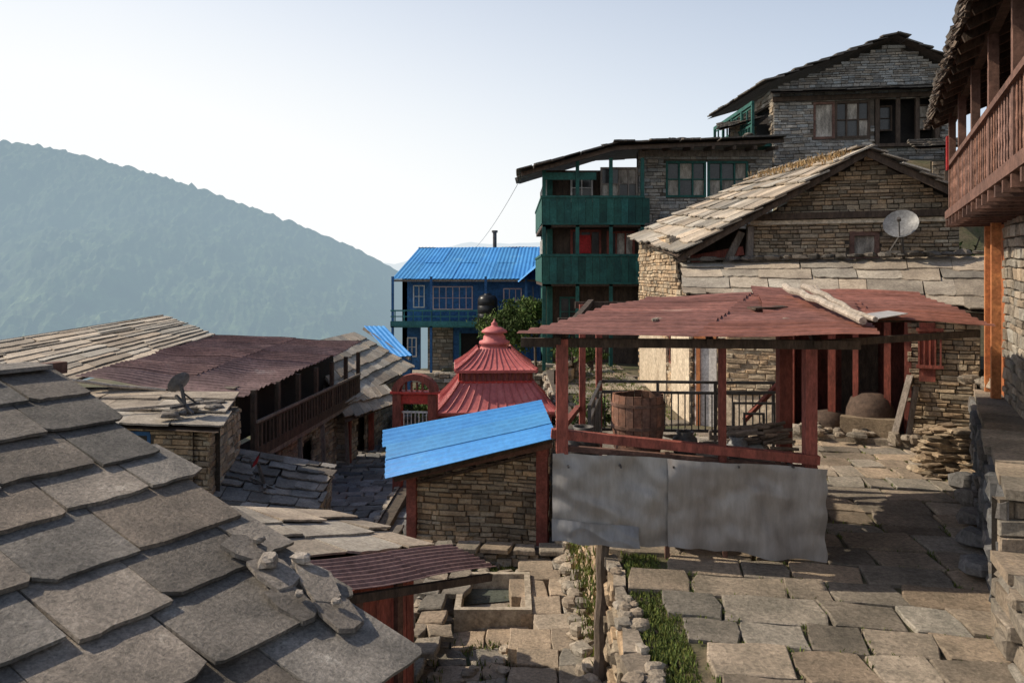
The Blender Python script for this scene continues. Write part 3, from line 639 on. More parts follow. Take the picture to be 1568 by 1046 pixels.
# ---------------------------------------------------------------- middle gabled house with lean-to
o=O('stone_farmhouse'); f,L=frame((4.15,18.6),(9.45,16.55))
gz=lambda t: lerp(.42,2.62,t/(.69*L)) if t<.69*L else lerp(2.62,1.55,(t-.69*L)/(.31*L))
swall(o,f,L,-.3,gz,holes=[(0.0,1.35,-.2,1.1),(3.55,4.15,.3,.95)],sm='stone_warm',ch=.085,sl=(.12,.36),lo=.55,hi=1.15)
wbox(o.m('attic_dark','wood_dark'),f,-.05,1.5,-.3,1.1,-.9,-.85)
bar(o.m('struts','wood_grey'),f(.75,-.1,.1),f(1.25,.98,.05),.16,.1); bar(o.m('struts','wood_grey'),f(1.4,-.3,.08),f(1.45,1.1,.05),.14)
bar(o.m('struts','wood_red'),f(.1,.35,0),f(1.3,.55,0),.1,.2)
wbox(o.m('string_course','plaster'),f,1.45,L,1.13,1.22,-.02,.07); wbox(o.m('string_course','wood_dark'),f,1.3,L+.05,1.24,1.38,-.02,.16)
window(o,f,3.55,4.15,.3,.95,1,1,'wood_maroon','curtain',off=-.03,fw=.1)
RF=V(7.6,16.75,2.72); RB=V(7.45,23.2,3.0)
slates(o,RB,RF,(3.75,17.9,.44),(3.55,23.5,1.12),course=.5,w=(.35,.8),mt='slate_tan',th=.035,edge=.14,lo=.6,hi=1.3,rag=1.4)
slates(o,RF,RB,(10.6,22.5,1.6),(9.6,15.9,1.5),course=.5,w=(.35,.75),mt='slate',th=.035,edge=.14)
for i in range(12): 
    a=RF.lerp(RB,i/12)+V(0,0,.1); prism(o.m('ridge_slabs','slate'),[a+V(-.22,0,-.05),a+V(-.22,.5,-.05),a+V(.22,.5,-.05),a+V(.22,0,-.05)],V(0,0,-.04),tint())
tufts(o.m('roof_grass','dry_grass'),[RF.lerp(RB,.05+R.random()**1.2*.9)+V(R.uniform(-.6,-.1),0,R.uniform(-.30,-.10)) for i in range(240)],nb=5,h=(.04,.16),w=.012,sp=.07)
bar(o.m('barge_board','wood_dark'),RF+V(0,.05,-.1),(3.8,18.0,.35),.05,.16); bar(o.m('barge_board','wood_dark'),RF+V(0,.05,-.1),(9.6,16,1.4),.05,.16)
fs,Ls=frame((3.9,24),(3.85,16.75)); swall(o,fs,Ls,-3.3,lambda t: lerp(1.0,-.35,sm(4.6,6.2,t)) ,sm='stone_warm',ch=.10,holes=[(4.6,5.2,-2.2,-1.2)],lo=.7,hi=1.25)
window(o,fs,4.6,5.2,-2.2,-1.2,1,2,'wood_red','glass',off=-.05)
pl=o.m('plaster_panel','plaster'); wbox(pl,fs,5.22,7.2,-3.2,-.75,.0,.055,(.95,.93,.9)); wbox(pl,fs,.4,4.58,-3.2,-1.6,.0,.055,(.85,.83,.8))
slates(o,(3.95,18.4,.26),(9.75,15.9,.36),(8.75,13.95,-.66),(3.65,16.45,-.40),course=.62,w=(.5,1.1),mt='slate_tan',th=.026,lo=.65,hi=1.3,rag=1.6,lift=1.5)
bar(o.m('eave_beam','wood_dark'),(3.7,16.6,-.52),(8.7,14.15,-.78),.1,.14)
cz=o.m('wall_coping','slate_dark')
for i in range(22):
    a=V(4.0,18.3,.31).lerp(V(9.7,15.8,.42),i/22); rock(cz,a+V(0,-.05,.03),R.uniform(.12,.24),.12,R.uniform(.03,.07))
f,L=frame((3.8,16.75),(8.55,14.3)); PZ=-3.25
swall(o,f,L,PZ,-.65,holes=[(.08,.58,PZ,-1.25),(2.0,4.15,PZ,-.7)],sm='stone_warm',ch=.09,sl=(.12,.36),lo=.65,hi=1.2)
wbox(pl,f,.62,1.95,-3.15,-.75,.0,.055,(1.1,1.08,1.05))
swall(o,lambda t,z,q=0:f(t+.78,z,q+.07),1.02,-2.5,-1.1,sm='stone_warm',ch=.09,sl=(.15,.4),lo=.9,hi=1.3,back=.06)
wbox(o.m('white_door','white_paint'),f,.1,.56,PZ,-1.28,-.08,-.03); wbox(o.m('door_trim','wood_orange'),f,.14,.22,PZ,-1.3,-.03,.02); wbox(o.m('door_trim','wood_orange'),f,.1,.56,-1.36,-1.28,-.03,.03)
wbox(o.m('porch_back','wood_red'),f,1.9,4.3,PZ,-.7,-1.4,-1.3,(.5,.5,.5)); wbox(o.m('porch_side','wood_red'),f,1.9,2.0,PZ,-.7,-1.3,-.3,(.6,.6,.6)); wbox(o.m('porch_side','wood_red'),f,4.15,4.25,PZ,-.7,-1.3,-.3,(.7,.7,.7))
wbox(o.m('porch_door','wood_dark'),f,2.9,3.6,PZ,-1.4,-1.3,-1.25)
for t,w in ((2.0,.12),(2.75,.14),(3.2,.1),(3.75,.12),(4.1,.12)): wbox(o.m('porch_posts','wood_red'),f,t,t+w,PZ,-.7,-.12,.02,tint(.7,1.1))
wbox(o.m('red_door','wood_red'),f,4.35,4.62,-2.0,-.9,.02,.07); rail(o.m('window_grille','wood_red'),f,4.3,4.75,-1.75,-1.0,.09,step=.09,bw=.03)
m=o.m('clay_oven','mud'); m.smooth=True; c=f(3.5,0,-.15); lathe(m,V(c.x,c.y,0),[(.46,-3.22),(.47,-2.9),(.44,-2.6),(.36,-2.4),(.2,-2.3),(.01,-2.28)],n=18,col=(.85,.85,.85)); c=f(2.75,0,-.1); lathe(m,V(c.x,c.y,0),[(.30,-3.22),(.32,-2.9),(.25,-2.72),(.01,-2.68)],n=14,col=(.7,.7,.7))
c=f(3.45,0,.3); lathe(o.m('oven_mouth','dark_inside'),V(c.x,c.y,0),[(.12,-3.2),(.14,-2.95),(.01,-2.8)],n=10)
wbox(o.m('step','flag'),f,1.8,4.6,-3.2,-3.06,.0,.55)
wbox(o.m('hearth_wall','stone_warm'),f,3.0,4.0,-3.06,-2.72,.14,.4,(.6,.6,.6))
for i in range(22): q=f(R.uniform(2.2,4.9),0,R.uniform(.1,.8)); rock(o.m('porch_stones','flag'),(q.x,q.y,-3.0),R.uniform(.06,.2),R.uniform(.06,.14),R.uniform(.04,.14))
bar(o.m('planks','wood_grey'),f(3.9,-3.15,.6),f(4.2,-1.9,.05),.12,.03); bar(o.m('planks','wood_grey'),f(4.15,-3.15,.5),f(4.3,-2.1,.08),.1,.03)
o.done()
dish('satellite_dish',(8.05,16.2,1.0),.34,math.radians(235),pole=.45)
dish('satellite_dish',(-6.05,14.3,-2.0),.22,math.radians(150),pole=.3)
dish('satellite_dish',(-4.75,14.6,-3.5),.13,math.radians(200),'red_cloth',pole=.35)
# ---------------------------------------------------------------- shelter with tin canopy
o=O('tin_canopy_shelter'); pr=o.m('posts','wood_red')
corr(o,(.04,8.5,-.66),(2.05,12.0,-.36),(5.3,12.3,-.33),(3.85,8.3,-.68),'rust_tin',pitch=.27,amp=.022,sheet=1.08,vs=2.0,var=.16,sag=.03)
corr(o,(3.1,9.6,-.55),(3.9,12.7,-.22),(6.5,12.5,-.30),(6.0,9.7,-.66),'rust_tin',pitch=.27,amp=.022,sheet=1.08,vs=1.6,var=.22,sag=.03)
for (x,y,zt_,w) in [(.56,8.78,-.72,.13),(3.36,8.85,-.76,.13),(1.05,11.7,-.45,.09),(1.32,11.9,-.45,.09)]: bar(pr,(x,y,-3.25 if x>1 else -2.0),(x,y,zt_),w,col=tint(1.1,1.5))
bar(pr,(3.5,10.1,-3.25),(3.5,10.1,-.6),.15,col=g(.8))
bar(o.m('grey_post','wood_red'),(2.36,8.8,-2.1),(2.36,8.8,-.72),.075,col=g(.8))
bar(pr,(4.2,11.9,-3.2),(4.2,11.9,-.45),.09)
bm=o.m('roof_beams','wood_dark'); bar(bm,(.1,8.8,-.76),(3.9,8.8,-.79),.09,.1); bar(bm,(.95,11.8,-.46),(6.2,11.9,-.46),.08,.1); bar(bm,(.5,8.7,-.74),(1.2,11.9,-.42),.08); bar(bm,(3.4,8.7,-.78),(4.3,11.9,-.42),.08); bar(bm,(3.4,8.8,-.78),(6.0,10.1,-.76),.08); bar(bm,(2.2,8.7,-.75),(2.9,12,-.42),.07); bar(bm,(.6,10.2,-.6),(5.9,10.5,-.6),.07)
bar(o.m('rail_beam','wood_red'),(.44,8.8,-1.78),(3.44,8.8,-2.08),.11,.10,col=g(1.3)); bar(o.m('rail_beam','wood_maroon'),(.5,8.86,-1.95),(3.44,8.86,-2.2),.09,.06)
bar(o.m('rail_beam','wood_red'),(.5,8.8,-1.8),(1.0,11.8,-2.0),.07); bar(o.m('rail_beam','wood_dark'),(1.42,8.9,-2.0),(1.42,8.9,-2.25),.06,.06)
def sheet(m,x0,x1,zl0,zl1,zr0,zr1,y,sd,bulge=.05,col=W1):
    n=56; k=30; base=len(m.v)
    for j in range(k+1):
        for i in range(n+1):
            u=i/n; v=j/k; z=lerp(lerp(zl0,zr0,u),lerp(zl1,zr1,u),v); x=lerp(x0,x1,u)
            yy=y+bulge*noise.noise(V(x*1.6+sd,z*1.6,sd))+.035*noise.noise(V(x*4+z*3,z*4-x*2,sd))-.04*v
            rg=abs(noise.noise(V(x*2.2+z*1.5+sd,z*2.4,sd*2)))*.06; yy+=rg; yy+=.008*noise.noise(V(x*14,z*9,sd))
            if j==k: z+=.05*noise.noise(V(x*3,0,sd))
            if i==n: x+=.03*noise.noise(V(0,z*5,sd))
            m.v.append(V(x,yy,z))
    for j in range(k):
        for i in range(n):
            a=base+j*(n+1)+i; m.f.append((a,a+1,a+n+2,a+n+1)); m.c.append(col)
zm=o.m('zinc_sheets','zinc'); zm.smooth=True
sheet(zm,.45,1.78,-1.98,-2.88,-2.04,-3.03,8.70,3,.10,(1.12,1.07,1.0)); sheet(zm,1.72,3.46,-2.04,-3.0,-2.14,-3.17,8.66,9,.09,(1.0,.95,.9))
sheet(zm,.44,1.4,-2.7,-2.93,-2.78,-3.0,8.63,5,.05,g(.85))
for x in (.6,1.1,1.75,2.4,3.0,3.4): bar(o.m('battens','wood_maroon'),(x,8.84,-3.2 if x>1.2 else -2.9),(x,8.84,-2.0),.05)
for x in (.62,1.2,1.78,2.5,3.1): bar(o.m('nails','iron'),(x,8.62,-2.12),(x,8.8,-2.12),.02)
log(o.m('support_pole','wood_grey'),(1.0,8.95,-5.0),(1.05,8.82,-2.2),.085,.07,9,8,.012,(.7,.65,.6))
st=o.m('roof_sticks','stick'); log(st,(4.15,11.9,-.18),(3.9,8.75,-.52),.055,.045,8,8,.02); log(st,(4.35,11.7,-.18),(4.0,8.6,-.5),.05,.03,8,8,.03); log(st,(4.5,11.6,-.18),(3.95,9.3,-.48),.03,.03,6,6,.02)
wbt=o.m('loose_tin','zinc'); prism(wbt,[V(4.35,9.3,-.52),V(4.9,9.7,-.48),V(4.8,10.0,-.46),V(4.2,9.6,-.50)],V(0,0,-.01),g(1.8)); prism(o.m('loose_plank','wood_dark'),[V(3.2,10.3,-.44),V(3.7,10.5,-.43),V(3.68,10.7,-.42),V(3.15,10.5,-.43)],V(0,0,-.03),W1)
for i in range(5): rock(o.m('roof_stones','stone'),(R.uniform(1.2,3.5),R.uniform(9.2,9.9),-.55),.06,.045,.025,col=g(.8))
o.done()
o=O('stone_counter'); f,L=frame((1.35,9.3),(3.2,9.35)); swall(o,f,L,-3.2,-2.3,ch=.11,back=.7); prism(o.m('top','flag'),[V(1.3,9.25,-2.24),V(3.25,9.3,-2.24),V(3.25,10.1,-2.24),V(1.3,10.05,-2.24)],V(0,0,-.08),W1); o.done()
o=O('wooden_barrel'); m=o.m('staves','clay'); c=V(1.55,9.65,0)
for i in range(20):
    a0=2*math.pi*i/20; a1=2*math.pi*(i+.93)/20; col=tint(.7,1.3); zt_=-1.47+R.uniform(-.015,.01)
    for j in range(8):
        z0=lerp(-2.24,zt_,j/8); z1=lerp(-2.24,zt_,(j+1)/8); rr=lambda z:.26+.065*math.sin(min(1,(z+2.24)/.77)*2.2)
        P=lambda a,z,d=0:V(c.x+(rr(z)-d)*math.cos(a),c.y+(rr(z)-d)*math.sin(a),z)
        m.face([P(a0,z0),P(a1,z0),P(a1,z1),P(a0,z1)],col); m.face([P(a0,z0,.03),P(a0,z1,.03),P(a1,z1,.03),P(a1,z0,.03)],g(.5)); m.face([P(a1,z0),P(a1,z0,.03),P(a1,z1,.03),P(a1,z1)],g(.4))
    m.face([P(a0,zt_),P(a1,zt_),P(a1,zt_,.03),P(a0,zt_,.03)],col)
for z in (-2.1,-1.85,-1.58):
    r_=.268+.065*math.sin(min(1,(z+2.24)/.77)*2.2); lathe(o.m('hoops','iron'),c,[(r_,z-.02),(r_+.008,z-.018),(r_+.008,z+.018),(r_,z+.02)],n=24,col=(1.6,1.0,.8))
o.m('inside','dark_inside').face([V(c.x+.28*math.cos(a*.3),c.y+.28*math.sin(a*.3),-1.75) for a in range(21)],W1); o.done()
def pot(name,c,r,h,mt):
    o=O(name); m=o.m('pot',mt); m.smooth=True; lathe(m,V(c[0],c[1],0),[(.01,c[2]),(r*.6,c[2]),(r,c[2]+h*.4),(r*.85,c[2]+h*.75),(r*.55,c[2]+h*.88),(r*.65,c[2]+h),(r*.55,c[2]+h),(r*.45,c[2]+h*.8)],n=16); o.done()
pot('metal_pot',(2.12,9.6,-2.24),.17,.32,'iron'); pot('clay_pot',(2.75,9.6,-2.24),.15,.26,'dish_grey'); pot('metal_pot',(.85,9.3,-2.2),.2,.4,'iron')
def chair(x,y,a):
    o=O('wooden_chair'); m=o.m('frame','wood_grey'); c,s=math.cos(a),math.sin(a); q=lambda u,v,z: V(x+u*c-v*s,y+u*s+v*c,z)
    for u in (-.2,.2):
        bar(m,q(u,-.2,-3.2),q(u,-.2,-2.72),.04); bar(m,q(u,.2,-3.2),q(u,.24,-2.2),.04)
    for k in range(4): bar(m,q(-.22,-.18+.12*k,-2.72),q(.22,-.18+.12*k,-2.72),.1,.025)
    for z in (-2.3,-2.45,-2.6): bar(m,q(-.2,.23,z),q(.2,.23,z),.02,.07)
    o.done()
chair(2.35,10.9,.3); chair(2.95,10.8,-.2)
o=O('grain_sack'); m=o.m('sacks','sack'); m.smooth=True
for (x,y,s) in [(1.98,10.3,.3),(2.45,10.35,.26),(3.0,9.75,.2)]: rock(m,(x,y,-2.24 if y<10 else -2.4),s,s*.8,s*.85,col=tint(.8,1.3))
bar(o.m('pallet','wood_grey'),(1.7,10.35,-2.75),(2.8,10.35,-2.75),.7,.1)
for x in (1.8,2.7):
    for y in (10.1,10.6): bar(o.m('pallet','wood_grey'),(x,y,-3.2),(x,y,-2.8),.09)
o.done()
o=O('firewood'); m=o.m('logs','bark')
for i in range(34): a=R.uniform(-.5,.5); x=R.uniform(2.3,3.15); y=R.uniform(9.5,9.9); z=-2.18+R.uniform(0,.28); log(m,(x,y,z),(x+.35*math.cos(a),y+.2*math.sin(a),z+R.uniform(-.03,.08)),.03,.02,6,2,.01,tint(.8,2.6))
o.done()
o=O('iron_railing'); m=o.m('railing','iron')
for (p,q) in [((1.35,11.9),(3.9,11.7)),((.95,9.6),(1.35,11.9))]:
    f,L=frame(p,q); 
    for z in (-1.62,-1.78,-2.35): wbox(m,f,0,L,z-.02,z+.02,-.02,.02)
    t=0
    while t<=L: wbox(m,f,t-.02,t+.02,-3.2,-1.6,-.021,.021); t+=L/max(1,round(L/.85))
    t=.05
    while t<L: wbox(m,f,t,t+.018,-2.33,-1.8,-.01,.01); t+=.1
f,L=frame((3.0,11.2),(3.9,11.15))
for (a,b,c,d) in [(0,L,-1.7,-1.66),(0,L,-2.4,-2.36),(0,.04,-3.2,-1.7),(L-.04,L,-3.2,-1.7),(.15,L-.15,-1.85,-1.82),(.15,L-.15,-2.25,-2.22),(.15,.18,-2.22,-1.85),(L-.18,L-.15,-2.22,-1.85),(.3,L-.3,-2.0,-1.97),(.3,.33,-2.15,-2.0),(L-.33,L-.3,-2.15,-2.0)]: wbox(m,f,a,b,c,d,-.015,.015)
bar(o.m('prop','wood_red'),(3.35,11.3,-2.1),(4.1,11.7,-1.5),.06)
o.done()
for k,(a,b,z0,z1) in enumerate([((-2.9,29),(3.4,28.2),-4.9,-3.7),((1.5,22.5),(2.2,25.5),-3.3,-2.7),((-2.6,34.5),(3.5,34),-4.9,-3.9)]):
    o=O('dry_stone_wall'); f,L=frame(a,b); swall(o,f,L,z0,z1,ch=.18,sl=(.2,.55),proud=(-.05,.1),rough=.04,sm='stone')
    for i in range(int(L*5)): t=R.uniform(0,L); rock(o.m('stonework','stone'),f(t,z1,-.15),R.uniform(.1,.22),.14,R.uniform(.06,.12))
    o.done()
o=O('stone_pile'); m=o.m('stones','stone_warm')
for i in range(230):
    t=R.random(); h=R.random(); k=1-h*.3
    rock(m,(6.75+1.1*(t-.5)*k+.35,12.75-.45*R.random()-t*.3,-3.15+h*.72),R.uniform(.09,.24),R.uniform(.07,.14),R.uniform(.025,.05),rot=R.uniform(-.4,.4),col=tint(.45,1.1))
for i in range(8): rock(m,(6.6+R.uniform(0,.9),11.8+R.uniform(-.3,.3),-3.05),R.uniform(.12,.26),.16,.09,col=tint(.7,1.0))
o.done()
# ---------------------------------------------------------------- right-hand plinth wall
o=O('plinth_wall')
def rw(a,b,z0,z1,**k):
    f,L=frame(a,b); swall(o,f,L,z0,z1,**k); return f,L
rw((7.65,13.0),(4.35,6.95),-3.3,-1.95,ch=.14,sl=(.2,.5),proud=(-.02,.08),rough=.03,lo=.6,hi=1.1,sm='flag_dark',back=.2)  # darker stone colour paints shade onto this sun-facing wall
rw((8.3,13.6),(7.65,13.0),-3.3,-1.75,ch=.14,sl=(.2,.5),proud=(-.02,.08),rough=.03)
rw((4.27,6.95),(3.27,3.95),-3.3,-2.5,ch=.14,sl=(.2,.5),proud=(-.02,.08),rough=.03,sm='flag')
rw((4.32,6.97),(5.9,6.6),-3.3,-1.95,ch=.14,sl=(.2,.5),proud=(-.02,.05),rough=.02,sm='flag',back=.15)
m=o.m('coping','flag')
for (a,b,z,w) in [(V(7.65,13.0,0),V(4.35,6.95,0),-1.9,1.4),(V(4.27,6.95,0),V(3.27,3.95,0),-2.45,1.2)]:
    d=(b-a).normalized(); n=V(-d.y,d.x,0); t=0; L=(b-a).length
    while t<L:
        l=R.uniform(.4,.8); e=R.uniform(-.03,.05)
        p=[a+d*t-n*e,a+d*min(L,t+l-.02)-n*e,a+d*min(L,t+l-.02)+n*w,a+d*t+n*w]
        prism(m,[V(q.x,q.y,z+R.uniform(-.008,.008)) for q in p],V(0,0,-.09),tint(.75,1.2)); t+=l
for i in range(10): rock(o.m('loose_blocks','flag'),(7.7+R.uniform(0,.5),13.0+R.uniform(-.4,.4),-1.78),R.uniform(.1,.2),R.uniform(.1,.2),R.uniform(.06,.12))
for i in range(5): rock(o.m('loose_blocks','flag_dark'),(4.9+i*.45+R.uniform(-.1,.1),8.2+i*.85,-3.05),R.uniform(.14,.26),R.uniform(.12,.2),R.uniform(.08,.16))
o.done()
# ---------------------------------------------------------------- right house with balcony
o=O('balcony_house')
f,L=frame((7.35,13.1),(3.1,3.76))
wd=o.m('balcony','wood_maroon'); wbox(o.m('balcony_floor','wood_dark'),f,0,L,.9,1.0,-1.05,.03); wbox(wd,f,-.02,L,.92,1.05,.03,.1); wbox(wd,f,0,L,1.76,1.83,-.02,.08)
t=.08
while t<L:
    p=f(t,0,.03); lathe(wd,V(p.x,p.y,0),[(.010,1.05),(.018,1.2),(.011,1.3),(.020,1.42),(.011,1.52),(.017,1.62),(.010,1.76)],n=6,col=tint(1.1,2.0,.1)); t+=.18
t=.2
while t<L: wbox(o.m('joists','wood_maroon'),f,t-.04,t+.04,.78,.9,-1.0,.1,tint(.6,1.1)); t+=.5
for t in (.1,1.6,3.2,4.8,6.4): wbox(wd,f,t-.06,t+.06,.9,2.75,-.05,.05)
wl=o.m('upper_wall','wood_dark'); wbox(wl,f,0,L,1.0,3.3,-1.25,-1.05,(1.5,1.3,1.2)); 
for t in (1.0,2.6,4.3): window(o,f,t,t+.9,1.4,2.5,2,2,'wood_dark','glass',off=-1.0)
fe,Le=frame((7.35+.3,13.15),(8.6,12.75)); wbox(wl,fe,.3,Le+1,1.0,3.2,-.2,0,(.7,.7,.7)); rail(wd,fe,-.3,.9,1.0,1.83,.0,step=.12,bw=.03)
a0=V(7.28,13.6,2.66); a1=V(2.75,3.9,2.80); up=V(.91,-.414,0)*3.2+V(0,0,1.35)
slates(o,a0+up,a1+up,a1,a0,course=.6,w=(.4,.9),mt='slate_dark',th=.05,edge=.12)
d=(a1-a0); k=0
while k<22: p=a0+d*(k/22)+V(.02,0,-.1); bar(o.m('rafters','wood_dark'),p,p+up*.45,.07,.1,tint(.7,1.6)); k+=1
bar(o.m('rafters','wood_dark'),a0+up*.1-V(0,0,.15),a1+up*.1-V(0,0,.15),.1)
rr=o.m('eave_thatch','bark')
for i in range(300):
    p=a0+d*R.random(); bar(rr,p+V(0,0,-.02),p+V(-.10+R.uniform(-.05,.05),R.uniform(-.05,.05),-.08-R.uniform(0,.1)),.05,.02,tint(.6,1.6))
fl,Ll=frame((8.12,13.25),(4.6,5.6)); 
wbox(o.m('plaster_wall','white_paint'),fl,0,.5,-1.9,.85,-.3,0,(.8,.77,.72)); wbox(o.m('orange_panel','wood_orange'),fl,.5,1.4,-1.9,.85,-.3,-.02,(.8,.7,.65)); swall(o,fl,Ll,-1.9,.85,t0=1.4,ch=.14)
for t in (.55,1.3): wbox(o.m('orange_posts','wood_orange'),fl,t,t+.13,-1.9,.8,.05,.18)
bar(o.m('orange_posts','wood_orange'),(7.9,12.7,-1.85),(7.9,12.7,.9),.12,col=g(1.1))
f3,L3=frame((8.12,13.25),(9.5,13.9)); swall(o,lambda t,z,q=0:f3(t,z,-q),L3,-2,.9,ch=.14)
wbox(o.m('hanging_cloth','red_cloth'),f,.3,.45,1.7,2.25,.08,.11)
o.done()
# ---------------------------------------------------------------- left gallery house
o=O('timber_gallery_house')
corr(o,(-8.85,15.9,-2.07),(-8.0,21,-1.66),(-4.95,25.5,-2.20),(-5.66,16.6,-2.63),'brown_tin',pitch=.22,amp=.024,sheet=1.1,vs=1.9,var=.12,sag=.03)
f,L=frame((-6.0,17),(-5.35,25.2)); wd=o.m('gallery','wood_dark')
wbox(wd,f,-.1,L,-4.0,-3.85,-.2,.45); rail(wd,f,0,L,-3.85,-3.2,.42,step=.22,bw=.09,rw=.08); t=0
while t<=L: wbox(o.m('posts','wood_dark'),f,t-.06,t+.06,-3.9,-2.5,.36,.46); t+=L/6
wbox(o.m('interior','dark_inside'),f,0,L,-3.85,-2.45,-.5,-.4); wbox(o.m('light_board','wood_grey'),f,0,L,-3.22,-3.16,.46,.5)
wbox(o.m('beam','wood_grey'),f,-.1,L,-4.12,-4.0,.3,.42)
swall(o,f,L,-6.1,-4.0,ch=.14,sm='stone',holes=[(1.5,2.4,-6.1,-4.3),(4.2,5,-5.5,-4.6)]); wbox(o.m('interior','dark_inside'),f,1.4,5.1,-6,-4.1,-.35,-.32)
for t in (.2,2.8,4.6,6.8): bar(o.m('struts','wood_grey'),f(t,-5.9,.5),f(t+.2,-3.95,.35),.1)
f4,L4=frame((-9.3,16.8),(-6.0,17)); swall(o,f4,L4,-5.5,-2.4,ch=.14)
slates(o,(-14.6,22,-1.90),(-10.9,24.3,-1.28),(-7.95,21,-1.63),(-9.3,15.2,-2.30),course=.62,w=(.6,1.2),mt='slate_tan',th=.03,lo=.6,hi=1.1,lift=1.3,rag=2.0)
slates(o,(-15.5,21,-2.1),(-14.6,22,-1.92),(-9.3,15.2,-2.32),(-10.0,13.6,-2.5),course=.55,w=(.4,.8),mt='slate_tan',th=.03,lo=.65,hi=1.1,lift=1.5)
slates(o,(-10.9,24.3,-1.28),(-14.6,22,-1.90),(-18.5,25.5,-3.2),(-14,30,-3),course=.7,w=(.6,1.2),mt='slate_tan',th=.03,lo=.65,hi=1.1)
f5,L5=frame((-14.2,22.0),(-9.6,15.4)); swall(o,f5,L5,-7,-2.45,ch=.25,sl=(.4,.9))
tb=o.m('roof_sticks','stick'); log(tb,(-9.1,15.4,-2.05),(-7.0,15.9,-2.35),.04,.03,6,6,.02)
o.done()
o=O('stone_hut'); f,L=frame((-8.6,14.6),(-5.35,13.9))
swall(o,f,L,-5.2,-2.72,sm='stone_warm',ch=.09,sl=(.12,.32),holes=[(1.3,2.1,-3.9,-2.85)],lo=.8,hi=1.25); window(o,f,1.3,2.1,-3.9,-2.85,1,1,'blue_paint','glass',off=-.05,fw=.07)
f2,L2=frame((-5.35,13.9),(-5.7,16.4)); swall(o,f2,L2,-5.2,-2.7,sm='stone_warm',ch=.12)
slates(o,(-9.0,16.2,-2.40),(-5.7,16.3,-2.45),(-5.1,13.6,-2.70),(-8.9,14.1,-2.64),course=.85,w=(.7,1.4),mt='slate_tan',th=.035,lo=.7,hi=1.2,lift=1.5)
for i in range(14): rock(o.m('roof_stones','slate'),(R.uniform(-6.4,-5.6),R.uniform(13.9,15.5),-2.5),R.uniform(.08,.2),R.uniform(.07,.14),.05)
bar(o.m('sticks','stick'),(-7.6,14.3,-2.5),(-5.6,14.9,-2.42),.05); o.done()
o=O('low_slate_shed')
slates(o,(-6.1,16.6,-3.65),(-3.7,16.5,-4.02),(-3.5,13.8,-4.28),(-5.4,13.5,-4.0),course=.40,w=(.22,.55),mt='slate_dark',th=.028,lo=.7,hi=2.0,lift=1.5,rag=1.8)
f,L=frame((-5.2,13.8),(-3.6,14.0)); swall(o,f,L,-5.3,-4.25,ch=.13); f,L=frame((-3.6,14.0),(-3.8,16.4)); swall(o,f,L,-5.6,-4.2,ch=.13)
o.done()
o=O('slate_cottage')
slates(o,(-6.8,25.5,-2.3),(-6.6,33,-2.45),(-4.0,31.5,-3.7),(-5.0,23.5,-3.95),course=.7,w=(.6,1.2),mt='slate_tan',th=.035,lo=.75,hi=1.3,lift=1.5)
f,L=frame((-6.7,24.2),(-5.1,24.2)); swall(o,f,L,-6.2,lambda t:lerp(-2.6,-4.0,t/L),ch=.15); f,L=frame((-5.1,24.2),(-4.2,31.2)); swall(o,f,L,-6.2,-3.95,ch=.15,holes=[(1.0,1.8,-6.2,-4.4)])
wbox(o.m('door','wood_red'),f,-.05,.1,-6,-3.9,0,.12); wbox(o.m('red_post','wood_red'),f,2.0,2.15,-6,-3.95,.05,.2)
slates(o,(-5.4,24,-3.7),(-4.4,27,-3.8),(-3.9,26,-4.3),(-4.9,23.2,-4.35),course=.5,mt='slate_tan',th=.04)
o.done()
o=O('blue_tin_shed'); corr(o,(-6.7,35.5,-2.35),(-5.8,35.5,-2.35),(-4.2,33,-3.45),(-5.0,33,-3.5),'blue_tin',pitch=.2,amp=.012,sheet=1,vs=3); f,L=frame((-6.5,34.5),(-4.4,34)); wbox(o.m('walls','blue_paint'),f,0,L,-6,-3.4,-.2,0); bar(o.m('ridge_pole','wood_grey'),(-6.7,35.4,-2.45),(-4.3,33,-3.55),.1); o.done()
o=O('alley_wall'); f,L=frame((-2.6,21),(-2.75,14.6)); swall(o,f,L,-5.9,-4.9,ch=.15,proud=(-.03,.08),rough=.03,sm='stone'); f,L=frame((-5.0,16.5),(-4.7,20.5)); swall(o,f,L,-5.9,-5.2,ch=.15,proud=(-.03,.08),rough=.03); o.done()
def wire(name,a,b,s,r=.012):
    o=O(name); m=o.m('wire','black_plastic'); a=Vector(a);b=Vector(b);pp=a
    for i in range(1,15):
        t=i/14; p=a.lerp(b,t)-V(0,0,s*4*t*(1-t)); cyl(m,pp,p,r,r,4,cap=False); pp=p
    o.done()
wire('overhead_wire',(.4,26.2,3.4),(-2.1,41,1.2),.25,.009)
# ---------------------------------------------------------------- grass
o=O('grass'); m=o.m('grass','grass_blade'); P=[]
for i in range(3000):
    y=R.uniform(5,13.5); P.append(V(EL(y)+R.uniform(.12,.5),y,-3.22))
for p in gap_path:
    if noise.noise(V(p.x*.9,p.y*.9,2))>-.08 or p.x<1.9+.2*R.random(): P.append(V(p.x,p.y,-3.20))
tufts(m,P,nb=5,h=(.012,.055),w=.007,sp=.018)
P=[]
for i in range(1200): P.append(V(R.uniform(1.5,3.6),R.uniform(17,31),-3.2))
for i in range(500): P.append(V(R.uniform(-1.3,.9),R.uniform(12.9,14),-4.98))
for i in range(350): y=R.uniform(9,13.5); P.append(V(1.06-R.uniform(0,.12),y,R.uniform(-4.9,-3.3)))
for p in gap_yard:
    if R.random()<.4: P.append(V(p.x,p.y,-5.0))
tufts(m,P,nb=5,h=(.03,.11),w=.01,sp=.05)
o.done()
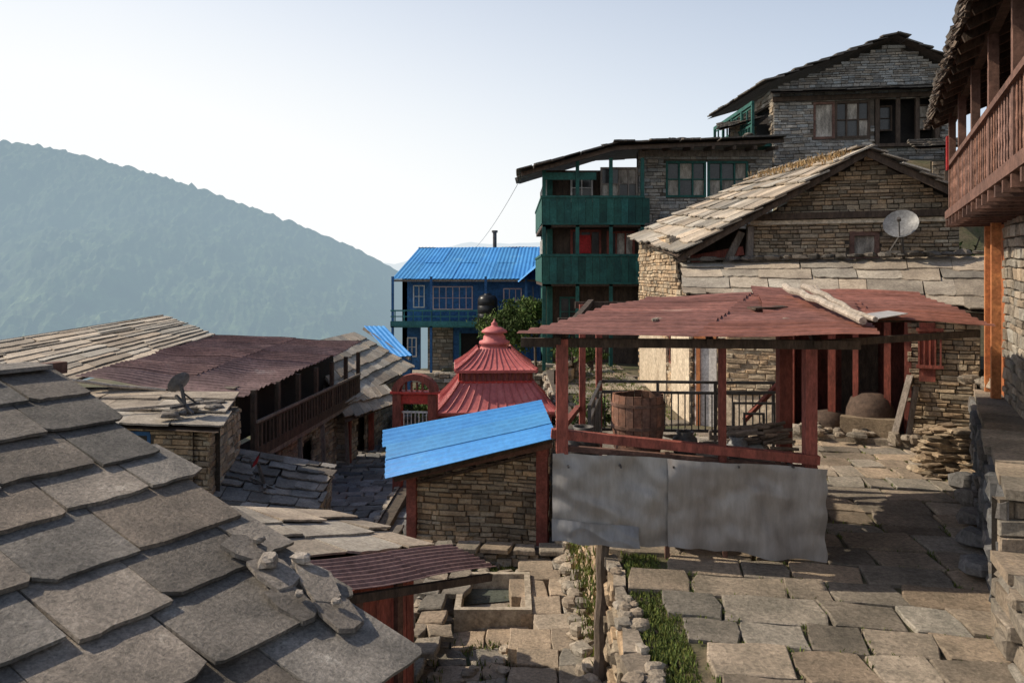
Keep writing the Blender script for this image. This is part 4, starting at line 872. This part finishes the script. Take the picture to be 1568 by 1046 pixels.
# ---------------------------------------------------------------- light, sky, camera
sv=V(-2.4,.5,2.0).normalized(); el=math.asin(sv.z); az=math.atan2(sv.x,sv.y)
sd=bpy.data.lights.new('sun','SUN'); sd.energy=5; sd.angle=math.radians(.5); sd.color=(1,.885,.71)
so=bpy.data.objects.new('sun',sd); so.rotation_euler=sv.to_track_quat('Z','Y').to_euler(); so.location=(-20,10,30); sc.collection.objects.link(so)
w=bpy.data.worlds.new('World'); sc.world=w; w.use_nodes=True; nt=w.node_tree; NN=nt.nodes; LL=nt.links; bg=NN['Background']; bg.inputs[1].default_value=.15
sk=NN.new('ShaderNodeTexSky'); sk.sky_type='NISHITA'; sk.sun_disc=False; sk.sun_elevation=el; sk.sun_rotation=az; sk.altitude=1500; sk.air_density=1.0; sk.dust_density=3.5; sk.ozone_density=1.0
tc=NN.new('ShaderNodeTexCoord'); sx=NN.new('ShaderNodeSeparateXYZ'); LL.new(tc.outputs['Generated'],sx.inputs[0])
mz=NN.new('ShaderNodeMapRange'); mz.inputs[1].default_value=.08; mz.inputs[2].default_value=.62; mz.inputs[3].default_value=1; mz.inputs[4].default_value=0; LL.new(sx.outputs['Z'],mz.inputs[0])
mx=NN.new('ShaderNodeMapRange'); mx.inputs[1].default_value=-.45; mx.inputs[2].default_value=.6; mx.inputs[3].default_value=1.35; mx.inputs[4].default_value=.42; LL.new(sx.outputs['X'],mx.inputs[0])
mu=NN.new('ShaderNodeMath'); mu.operation='MULTIPLY'; mu.use_clamp=True; LL.new(mz.outputs[0],mu.inputs[0]); LL.new(mx.outputs[0],mu.inputs[1])
br=NN.new('ShaderNodeMix'); br.data_type='RGBA'; br.blend_type='MULTIPLY'; br.inputs[0].default_value=1; LL.new(sk.outputs[0],br.inputs[6]); br.inputs[7].default_value=(1.2,1.15,1.1,1)
mm=NN.new('ShaderNodeMix'); mm.data_type='RGBA'; LL.new(mu.outputs[0],mm.inputs[0]); LL.new(br.outputs[2],mm.inputs[6]); mm.inputs[7].default_value=(6.6,6.7,6.7,1)
LL.new(mm.outputs[2],bg.inputs[0])
sc.view_settings.view_transform='Standard'; sc.view_settings.look='None'; sc.view_settings.exposure=0
cd_=bpy.data.cameras.new('camera'); cd_.lens=27.55; cd_.sensor_width=36; cd_.shift_y=-.0654; cd_.clip_start=.1; cd_.clip_end=60000
co=bpy.data.objects.new('camera',cd_); co.location=(0,0,0); co.rotation_euler=(math.radians(90),0,0); sc.collection.objects.link(co); sc.camera=co
